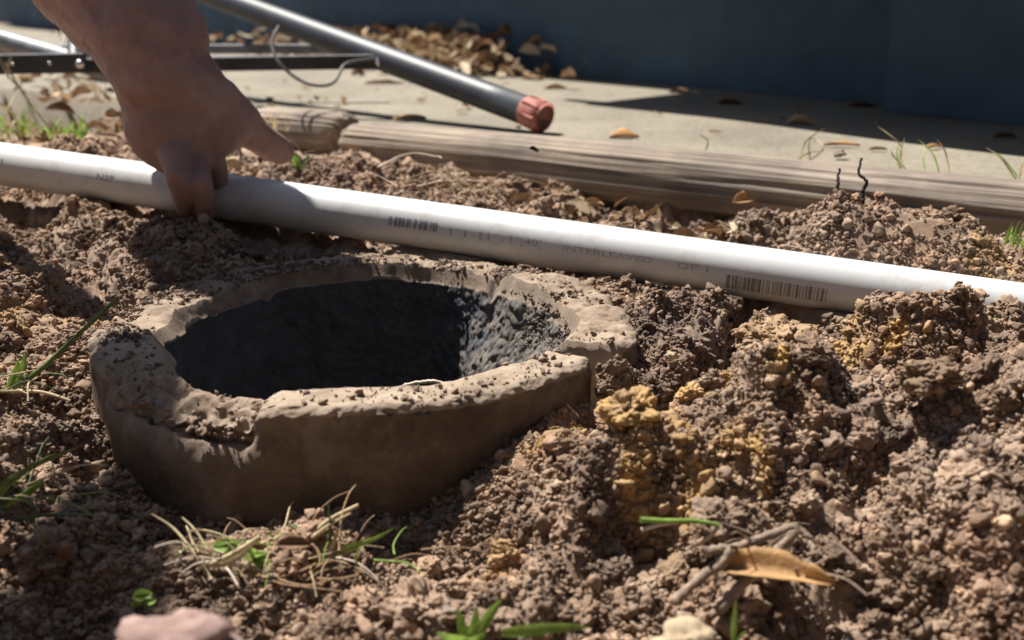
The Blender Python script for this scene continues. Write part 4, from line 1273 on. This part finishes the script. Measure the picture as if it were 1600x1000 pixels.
litter('leaf_litter', [(700, 95, 45, 14), (790, 92, 40, 14), (860, 92, 40, 12), (920, 92, 20, 8)], 1300, 'heap of dry leaves drifted along the foot of the porch', on_slab, 5, .015, .045)
def on_soil(px, py, r_):
    c = at(px, py, .02)
    if slab_side(c.x, c.y) > -.01: c.z = SLAB_Z
    else: c.z = float(soil_z(np.array(c.x), np.array(c.y), False))
    c.z += abs(r_.gauss(.003, .006)) 
    return c
litter('leaf_litter', [(60, 165, 60, 22), (150, 180, 40, 25), (180, 215, 25, 10), (40, 200, 40, 14)], 190, 'dry leaf litter behind the white pipe at the left', on_soil, 6, .014, .036)
litter('leaf_litter', [(1000, 310, 50, 9), (1100, 325, 50, 8), (900, 292, 40, 8), (840, 285, 30, 8)], 120, 'pale leaf scraps caught under the long timber', on_soil, 8, .008, .022)
litter('leaf_litter', [(1100, 190, 260, 25), (700, 160, 120, 25), (450, 150, 60, 20)], 46, 'scattered leaf crumbs on the sunny slab', lambda px, py, r_: (lambda c: c + Vector((0, 0, .003)) if slab_side(c.x, c.y) > .04 else None)(at(px, py, SLAB_Z)), 9, .006, .018)

# ------------------------------------------------------------------ grass, weeds, roots, twigs
def blade_mesh(P, w_, n=14):
    P = smooth_path(P, max(2, n // (len(P) - 1)))
    m_ = len(P); V = []
    for i, p in enumerate(P):
        d = (P[min(i + 1, m_ - 1)] - P[max(i - 1, 0)]).normalized()
        s_ = d.cross(Vector((0.2, -1, .35))).normalized()
        n_ = s_.cross(d)
        t = i / (m_ - 1)
        ww = w_ * .36 * (min(1, .45 + 2 * t)) * (1 - t ** 2.5) + .0001
        V += [p - s_ * ww + n_ * ww * .35, p, p + s_ * ww + n_ * ww * .35]
    return V, [tuple(f) for f in grid_faces(m_, 3)]
def blade(name, P, w_, mat, parent, org):
    V, F = blade_mesh(P, w_)
    return mesh_obj(name, V, F, mat, parent, True, org)
def tuft(name, label, cat, base, blades, group=None):
    """blades: list of (kind, mat, width m, [(px,py,Z offset)...]) first point at the base"""
    root = empty(name, base); tag(root, label, cat, group)
    for kind, mat, w_, pts in blades:
        if kind == 'stem':
            V, F = tube(smooth_path(pts), [w_ / 2 * (1 - .5 * i / (len(pts) * 10)) for i in range((len(pts) - 1) * 10 + 1)], 7)
            mesh_obj('stem', V, F, mat, root, True, base)
        elif kind == 'leaf':
            (c, L_, an, ti) = pts
            V, F = leaf_mesh(L_, L_ * .6, .4, int(an * 10), 6)
            M_ = Matrix.Translation(c - base) @ Matrix.Rotation(an, 4, 'Z') @ Matrix.Rotation(ti, 4, 'X')
            mesh_obj('leaflet', [M_ @ Vector(v) for v in V], F, mat, root)
        else:
            blade('blade', pts, w_, mat, root, base)
    return root
def gp(px, py, Zb, dz=0.0): return cp(px, py, Zb + dz)
def depth_at(px, py, z):
    p = at(px, py, z); return p.y * CP + (CAM_H - p.z) * SP
# weed clump 1
Zd = depth_at(380, 890, -.05); b0 = at(380, 895, -.052)
tuft('weed_clump', 'uprooted weed with round green leaves and dry stems below the chipped rim', 'weed', b0, [
    ('stem', M_STRAW, .0016, [gp(330, 905, Zd), gp(300, 860, Zd, .005), gp(270, 825, Zd, .01), gp(236, 803, Zd, .012)]),
    ('stem', M_STRAW, .0012, [gp(340, 890, Zd), gp(310, 835, Zd, .008), gp(284, 808, Zd, .012)]),
    ('stem', M_STRAW, .0028, [gp(330, 882, Zd, -.006), gp(365, 865, Zd, -.006), gp(408, 838, Zd, -.008)]),
    ('blade', M_STRAW, .003, [gp(335, 886, Zd, -.006), gp(370, 872, Zd, -.01), gp(400, 846, Zd, -.012)]),
    ('leaf', M_GRASS, 0, (gp(352, 852, Zd), .010, .3, .9)), ('leaf', M_GRASS, 0, (gp(362, 860, Zd), .009, 1.3, .8)),
    ('leaf', M_GRASS, 0, (gp(392, 862, Zd), .011, 2.1, .9)), ('leaf', M_GRASS, 0, (gp(402, 874, Zd), .010, .9, .9)), ('leaf', M_GRASS, 0, (gp(384, 872, Zd), .009, 3.0, .7)), ('leaf', M_GRASS, 0, (gp(410, 886, Zd), .009, 4.0, .9)),
    ('stem', M_GRASS, .0012, [gp(372, 900, Zd), gp(378, 880, Zd), gp(396, 866, Zd)]),
    ('stem', M_ROOT_BROWN, .0012, [gp(380, 895, Zd), gp(430, 905, Zd, -.008), gp(480, 915, Zd, -.012), gp(525, 903, Zd, -.012)]),
    ('stem', M_ROOT_BROWN, .0010, [gp(390, 892, Zd), gp(440, 912, Zd, -.012), gp(500, 920, Zd, -.016), gp(535, 925, Zd, -.016)]),
])
Zd = depth_at(510, 885, -.05); b0 = at(510, 888, -.052)
tuft('weed_clump', 'torn grass clump with tangled brown roots at the foot of the clay pipe', 'weed', b0, [
    ('stem', M_STRAW, .0022, [gp(485, 838, Zd, .004), gp(515, 812, Zd, .006), gp(560, 789, Zd, .01)]),
    ('stem', M_STRAW, .0014, [gp(488, 840, Zd), gp(515, 820, Zd), gp(548, 802, Zd)]),
    ('blade', M_GRASS, .0035, [gp(505, 872, Zd), gp(545, 855, Zd), gp(585, 842, Zd), gp(616, 825, Zd, .006)]),
    ('blade', M_STRAW, .003, [gp(500, 868, Zd), gp(540, 862, Zd), gp(575, 846, Zd)]),
    ('stem', M_GRASS_DARK, .0022, [gp(500, 850, Zd, .006), gp(475, 834, Zd, .006), gp(452, 820, Zd, .008)]),
    ('stem', M_GRASS_DARK, .0012, [gp(514, 850, Zd), gp(516, 820, Zd), gp(513, 790, Zd)]),
    ('blade', M_GRASS, .0022, [gp(470, 890, Zd), gp(464, 872, Zd), gp(463, 860, Zd)]),
    ('blade', M_STRAW, .0022, [gp(515, 866, Zd), gp(524, 840, Zd), gp(533, 818, Zd)]),
    ('stem', M_ROOT_BROWN, .0014, [gp(470, 905, Zd, -.006), gp(500, 880, Zd, -.004), gp(490, 852, Zd), gp(470, 862, Zd), gp(480, 882, Zd)]),
    ('stem', M_ROOT_BROWN, .0012, [gp(400, 902, Zd), gp(450, 900, Zd, -.006), gp(520, 905, Zd, -.01), gp(560, 898, Zd, -.01)]),
    ('stem', M_ROOT, .0008, [gp(520, 870, Zd), gp(560, 880, Zd, -.008), gp(590, 905, Zd, -.012)]),
])
def wisps(label, px, py, z, n, spread, lmin, lmax, mats, seed):
    q_ = random.Random(seed); b_ = at(px, py, z); L0 = []
    for k in range(n):
        o_ = Vector((q_.gauss(0, spread), q_.gauss(0, spread * .6), q_.uniform(.002, .010)))
        d_ = Vector((q_.gauss(0, 1), q_.gauss(0, .7), q_.uniform(-.1, .55))).normalized(); n_ = Vector((q_.gauss(0, 1), q_.gauss(0, 1), q_.gauss(.3, .5)))
        l_ = q_.uniform(lmin, lmax); p_ = b_ + o_
        L0.append(('stem', q_.choice(mats), q_.uniform(.0005, .0011), [p_, p_ + d_ * l_ * .35 + n_ * l_ * .06, p_ + d_ * l_ * .7 + n_ * l_ * .03, p_ + d_ * l_ - Vector((0, 0, l_ * .12))]))
    tuft('dry_grass', label, 'grass', b_, L0)
wisps('tangle of fine dry wisps round the round-leaved weed', 372, 892, -.052, 22, .012, .012, .034, [M_STRAW, M_ROOT_BROWN, M_ROOT, M_GRASS], 61)
wisps('tangle of fine roots and wisps round the torn grass clump', 505, 890, -.052, 26, .013, .012, .036, [M_STRAW, M_ROOT_BROWN, M_ROOT_BROWN, M_GRASS], 62)
wisps('fine dry wisps beside the leaning stalk at the left edge', 30, 612, -.016, 14, .014, .014, .04, [M_STRAW, M_GRASS_DARK, M_GRASS], 63)
wisps('fine green and dry wisps in the lower clump at the left edge', 30, 800, -.042, 18, .014, .014, .04, [M_STRAW, M_GRASS_DARK, M_GRASS], 64)
wisps('stray root hairs on the soil beside the forked twig', 1240, 880, -.04, 12, .018, .012, .034, [M_ROOT_BROWN, M_TWIG], 65)
wisps('stray fibres on the soil behind the white pipe', 700, 300, .014, 18, .03, .016, .05, [M_STRAW, M_ROOT, M_ROOT_BROWN], 66)
wisps('dark roots and fibres by the thumb tip', 490, 262, .024, 16, .014, .012, .04, [M_TWIG_DARK, M_ROOT, M_ROOT_BROWN], 67)
Zd = depth_at(735, 985, -.052); b0 = at(735, 1000, -.055)
tuft('seedling', 'bright green seedling with narrow leaves at the bottom edge', 'seedling', b0, [
    ('blade', M_GRASS, .006, [gp(730, 1004, Zd), gp(722, 980, Zd), gp(714, 950, Zd)]),
    ('blade', M_GRASS, .005, [gp(735, 1002, Zd), gp(742, 970, Zd), gp(744, 948, Zd)]),
    ('blade', M_GRASS, .006, [gp(738, 1000, Zd), gp(765, 960, Zd), gp(784, 936, Zd)]),
    ('blade', M_GRASS, .006, [gp(730, 1002, Zd), gp(705, 998, Zd, -.01), gp(682, 988, Zd, -.015)]),
    ('blade', M_GRASS, .005, [gp(728, 1000, Zd), gp(745, 998, Zd, -.01), gp(760, 990, Zd, -.01)])])
Zd = depth_at(850, 985, -.048); b0 = at(790, 992, -.052)
tuft('fallen_grass', 'broad green grass blade lying flat at the bottom edge', 'grass', b0, [
    ('blade', M_GRASS, .0065, [gp(784, 988, Zd, .004), gp(830, 984, Zd), gp(880, 980, Zd), gp(922, 980, Zd)])])
Zd = depth_at(225, 945, -.056); b0 = at(225, 950, -.058)
tuft('seedling', 'tiny dark green sprout above the pink stone', 'seedling', b0, [
    ('leaf', M_GRASS, 0, (gp(222, 930, Zd), .008, .4, .9)), ('leaf', M_GRASS, 0, (gp(230, 938, Zd), .008, 2.0, .8)), ('leaf', M_GRASS, 0, (gp(220, 942, Zd), .008, 3.4, .6)),
    ('stem', M_GRASS_DARK, .001, [gp(226, 952, Zd), gp(225, 942, Zd), gp(224, 932, Zd)])])
Zd = depth_at(1050, 825, -.028); b0 = at(1010, 825, -.03)
tuft('fallen_grass', 'green and white grass stem lying bent on the right slope', 'grass', b0, [
    ('stem', M_GRASS, .0024, [gp(1000, 812, Zd), gp(1040, 814, Zd), gp(1085, 814, Zd), gp(1122, 820, Zd)]),
    ('stem', M_ROOT, .0018, [gp(1002, 828, Zd), gp(1030, 820, Zd), gp(1060, 816, Zd)]),
    ('stem', M_STRAW, .0018, [gp(1124, 820, Zd), gp(1110, 838, Zd), gp(1078, 858, Zd)])])
Zd = depth_at(1145, 985, -.055); b0 = at(1145, 1000, -.056)
tuft('grass_tuft', 'single upright green blade right of the tan stone', 'grass', b0, [('blade', M_GRASS, .0035, [gp(1145, 1003, Zd), gp(1147, 970, Zd), gp(1150, 938, Zd)]), ('blade', M_GRASS, .003, [gp(1150, 1003, Zd), gp(1160, 992, Zd), gp(1170, 985, Zd)])])
# left edge grass
Zd = depth_at(40, 600, -.012); b0 = at(20, 612, -.016)
tuft('grass_tuft', 'long dark green stalk leaning up to the clay rim at the left', 'grass', b0, [
    ('stem', M_GRASS_DARK, .0032, [gp(10, 612, Zd), gp(60, 580, Zd), gp(120, 525, Zd), gp(184, 466, Zd)]),
    ('blade', M_GRASS, .005, [gp(20, 606, Zd), gp(35, 575, Zd), gp(40, 548, Zd)]),
    ('blade', M_GRASS, .004, [gp(12, 606, Zd), gp(24, 580, Zd), gp(30, 560, Zd)]),
    ('stem', M_STRAW, .002, [gp(-10, 612, Zd), gp(60, 612, Zd, -.004), gp(110, 626, Zd, -.008)])])
Zd = depth_at(30, 790, -.04); b0 = at(10, 800, -.042)
tuft('grass_tuft', 'green grass blades leaning in from the left edge, lower clump', 'grass', b0, [
    ('stem', M_GRASS, .0026, [gp(-20, 820, Zd), gp(20, 785, Zd), gp(66, 752, Zd)]),
    ('blade', M_GRASS_DARK, .004, [gp(-30, 790, Zd), gp(30, 740, Zd), gp(130, 695, Zd)]),
    ('blade', M_GRASS, .004, [gp(-20, 800, Zd), gp(10, 760, Zd), gp(40, 738, Zd)]),
    ('blade', M_GRASS, .004, [gp(36, 780, Zd), gp(52, 765, Zd), gp(66, 756, Zd)]),
    ('stem', M_GRASS_DARK, .002, [gp(-20, 830, Zd), gp(60, 806, Zd), gp(150, 806, Zd)])])
# grass behind the pipe at the left
r_ = random.Random(21)
def wild(label, px, py, z, n, hmin, hmax, mats, spread, name='grass_tuft', wmax=.005):
    b_ = at(px, py, z)
    bl_ = []
    for k in range(n):
        o_ = Vector((r_.gauss(0, spread), r_.gauss(0, spread), 0)); h_ = r_.uniform(hmin, hmax)
        lean = Vector((r_.gauss(0, .5), r_.gauss(0, .4), 1)).normalized()
        bl_.append(('blade', r_.choice(mats), r_.uniform(.002, wmax), [b_ + o_, b_ + o_ + lean * h_ * .5, b_ + o_ + lean * h_ + Vector((r_.gauss(0, .2), r_.gauss(0, .2), -.15)) * h_]))
    return tuft(name, label, 'grass', b_, bl_, 'grass tufts')
wild('green grass tuft behind the white pipe at the far left edge', 12, 215, .018, 16, .02, .07, [M_GRASS, M_GRASS, M_STRAW], .012)
wild('small bright green weed just behind the white pipe left of the hand', 128, 222, .02, 22, .012, .030, [M_GRASS, M_GRASS], .012)
wild('low green grass patch in the litter left of the hand', 85, 208, .02, 16, .012, .032, [M_GRASS, M_GRASS, M_STRAW], .016)
wild('green sprout with one bright leaf at the thumb tip', 468, 268, .022, 7, .014, .034, [M_GRASS, M_GRASS_DARK], .006, 'seedling', .007)
wild('sparse grass blades behind the timber near the right edge', 1470, 272, SLAB_Z, 7, .028, .06, [M_GRASS, M_STRAW, M_STRAW], .018, 'grass_tuft', .0028)
wild('grass blades at the right edge behind the timber', 1590, 280, SLAB_Z, 5, .03, .05, [M_GRASS, M_STRAW], .010, 'grass_tuft', .003)
wild('green blades in front of the timber at the right edge', 1588, 388, .016, 6, .014, .03, [M_GRASS, M_GRASS], .006, 'grass_tuft', .004)
wild('pale dead grass sprig on the slab behind the timber', 1250, 252, SLAB_Z, 6, .014, .04, [M_STRAW, M_STRAW], .006, 'grass_tuft', .002)
wild('single thin blade growing behind the timber left of the upright twigs', 1100, 236, SLAB_Z, 1, .02, .022, [M_GRASS_DARK], .001, 'grass_tuft', .0022)
wild('tiny dry tuft at the timber joint', 440, 205, .03, 9, .015, .035, [M_STRAW, M_STRAW], .010, 'grass_tuft', .002)
Zd = depth_at(85, 205, .02); b0 = at(85, 212, .02)
tuft('dry_weed', 'branched dry weed stalk standing behind the white pipe at the left', 'weed', b0, [
    ('stem', M_STRAW, .0034, [gp(88, 212, Zd), gp(50, 165, Zd), gp(25, 128, Zd), gp(8, 98, Zd)]),
    ('stem', M_STRAW, .0022, [gp(30, 136, Zd), gp(12, 118, Zd), gp(-2, 88, Zd)]),
    ('stem', M_STRAW, .0020, [gp(12, 122, Zd), gp(13, 105, Zd), gp(17, 88, Zd)]),
    ('stem', M_STRAW, .0022, [gp(56, 190, Zd), gp(44, 198, Zd), gp(36, 206, Zd)]),
    ('stem', M_STRAW, .0018, [gp(30, 140, Zd), gp(34, 128, Zd), gp(32, 120, Zd)])])
# twigs
def twig(label, pts, w_, mat, name='twig', cat='twig', taper=.5):
    P = smooth_path(pts, 8); n_ = len(P)
    P = [p + Vector((r_.gauss(0, 1), r_.gauss(0, 1), r_.gauss(0, 1))) * w_ * .10 for p in P]
    V, F = tube(P, [w_ / 2 * (1 - taper * i / n_) * r_.uniform(.88, 1.12) for i in range(n_)], 9)
    o = mesh_obj(name, V, F, mat, None, True, pts[0]); o.location = pts[0]
    return tag(o, label, cat)
Zd = depth_at(1130, 930, -.045)
tw = empty('twig', at(1125, 950, -.05)); tag(tw, 'forked dry brown twig lying over the orange leaf', 'twig')
for nm, pts, w_ in (('branch', [gp(1118, 956, Zd), gp(1165, 908, Zd), gp(1205, 868, Zd, .006), gp(1246, 824, Zd, .012)], .0048),
                    ('branch', [gp(1244, 822, Zd, .012), gp(1200, 838, Zd, .008), gp(1150, 855, Zd, .004), gp(1100, 862, Zd)], .0036),
                    ('branch', [gp(1052, 940, Zd), gp(1092, 905, Zd), gp(1130, 878, Zd), gp(1146, 852, Zd)], .0040),
                    ('branch', [gp(1246, 824, Zd, .012), gp(1266, 842, Zd, .01), gp(1272, 868, Zd, .006)], .0024)):
    P = smooth_path(pts, 8)
    P = [p + Vector((r_.gauss(0, 1), r_.gauss(0, 1), r_.gauss(0, 1))) * .0003 for p in P]
    V, F = tube(P, [w_ / 2 * r_.uniform(.85, 1.1) for p in P], 9)
    mesh_obj(nm, V, F, M_TWIG, tw, True, tw.location)
Zt = depth_at(1310, 325, .03)
twig('short straight dark twig standing upright before the timber', [gp(1306, 322, Zt), gp(1308, 295, Zt), gp(1311, 265, Zt)], .0032, M_TWIG_DARK)
twig('crooked dark twig standing upright before the timber', [gp(1349, 318, Zt), gp(1348, 302, Zt), gp(1354, 284, Zt), gp(1342, 272, Zt), gp(1346, 248, Zt)], .0030, M_TWIG_DARK)
twig('stubby grey twig leaning out of the soil below the upright twigs', [gp(1278, 338, Zt), gp(1284, 326, Zt), gp(1290, 312, Zt)], .0036, M_TWIG)
Zr = depth_at(680, 300, .015)
twig('long pale root arching over the soil between white pipe and timber', [gp(600, 308, Zr, -.01), gp(640, 296, Zr), gp(690, 283, Zr), gp(760, 283, Zr)], .0020, M_ROOT, 'root', 'root')
twig('pale root lying under the arching root', [gp(590, 262, Zr, .02), gp(640, 240, Zr, .06), gp(690, 246, Zr, .05)], .0018, M_ROOT, 'root', 'root')
twig('short pale root stub behind the white pipe', [gp(780, 305, Zr), gp(792, 318, Zr), gp(798, 330, Zr)], .0026, M_ROOT, 'root', 'root')
twig('thin upright dark stem behind the white pipe', [gp(988, 362, Zr, -.08), gp(990, 345, Zr, -.08), gp(991, 330, Zr, -.08)], .0020, M_TWIG_DARK)
twig('white stick poking up at the bottom right', [gp(1484, 1004, .42), gp(1498, 980, .42), gp(1508, 966, .42)], .0030, M_ROOT)
twig('bent dark twig stub in the right heap', [gp(1482, 700, .52), gp(1482, 680, .52), gp(1480, 655, .52)], .0022, M_TWIG)
Zi = 0.66
twig('pale root loop hanging inside the clay pipe', [gp(622, 612, Zi), gp(634, 602, Zi), gp(662, 596, Zi), gp(690, 598, Zi), gp(700, 606, Zi), gp(702, 616, Zi)], .0022, M_ROOT, 'root', 'root', .1)
twig('second pale root just below the front rim inside the clay pipe', [gp(520, 614, Zi), gp(540, 606, Zi), gp(556, 610, Zi), gp(560, 616, Zi)], .0018, M_ROOT, 'root', 'root', .1)
twig('hair-thin root hanging before the clay wall at right', [gp(905, 652, .50), gp(895, 642, .50), gp(886, 632, .50)], .0010, M_TWIG, 'root', 'root')
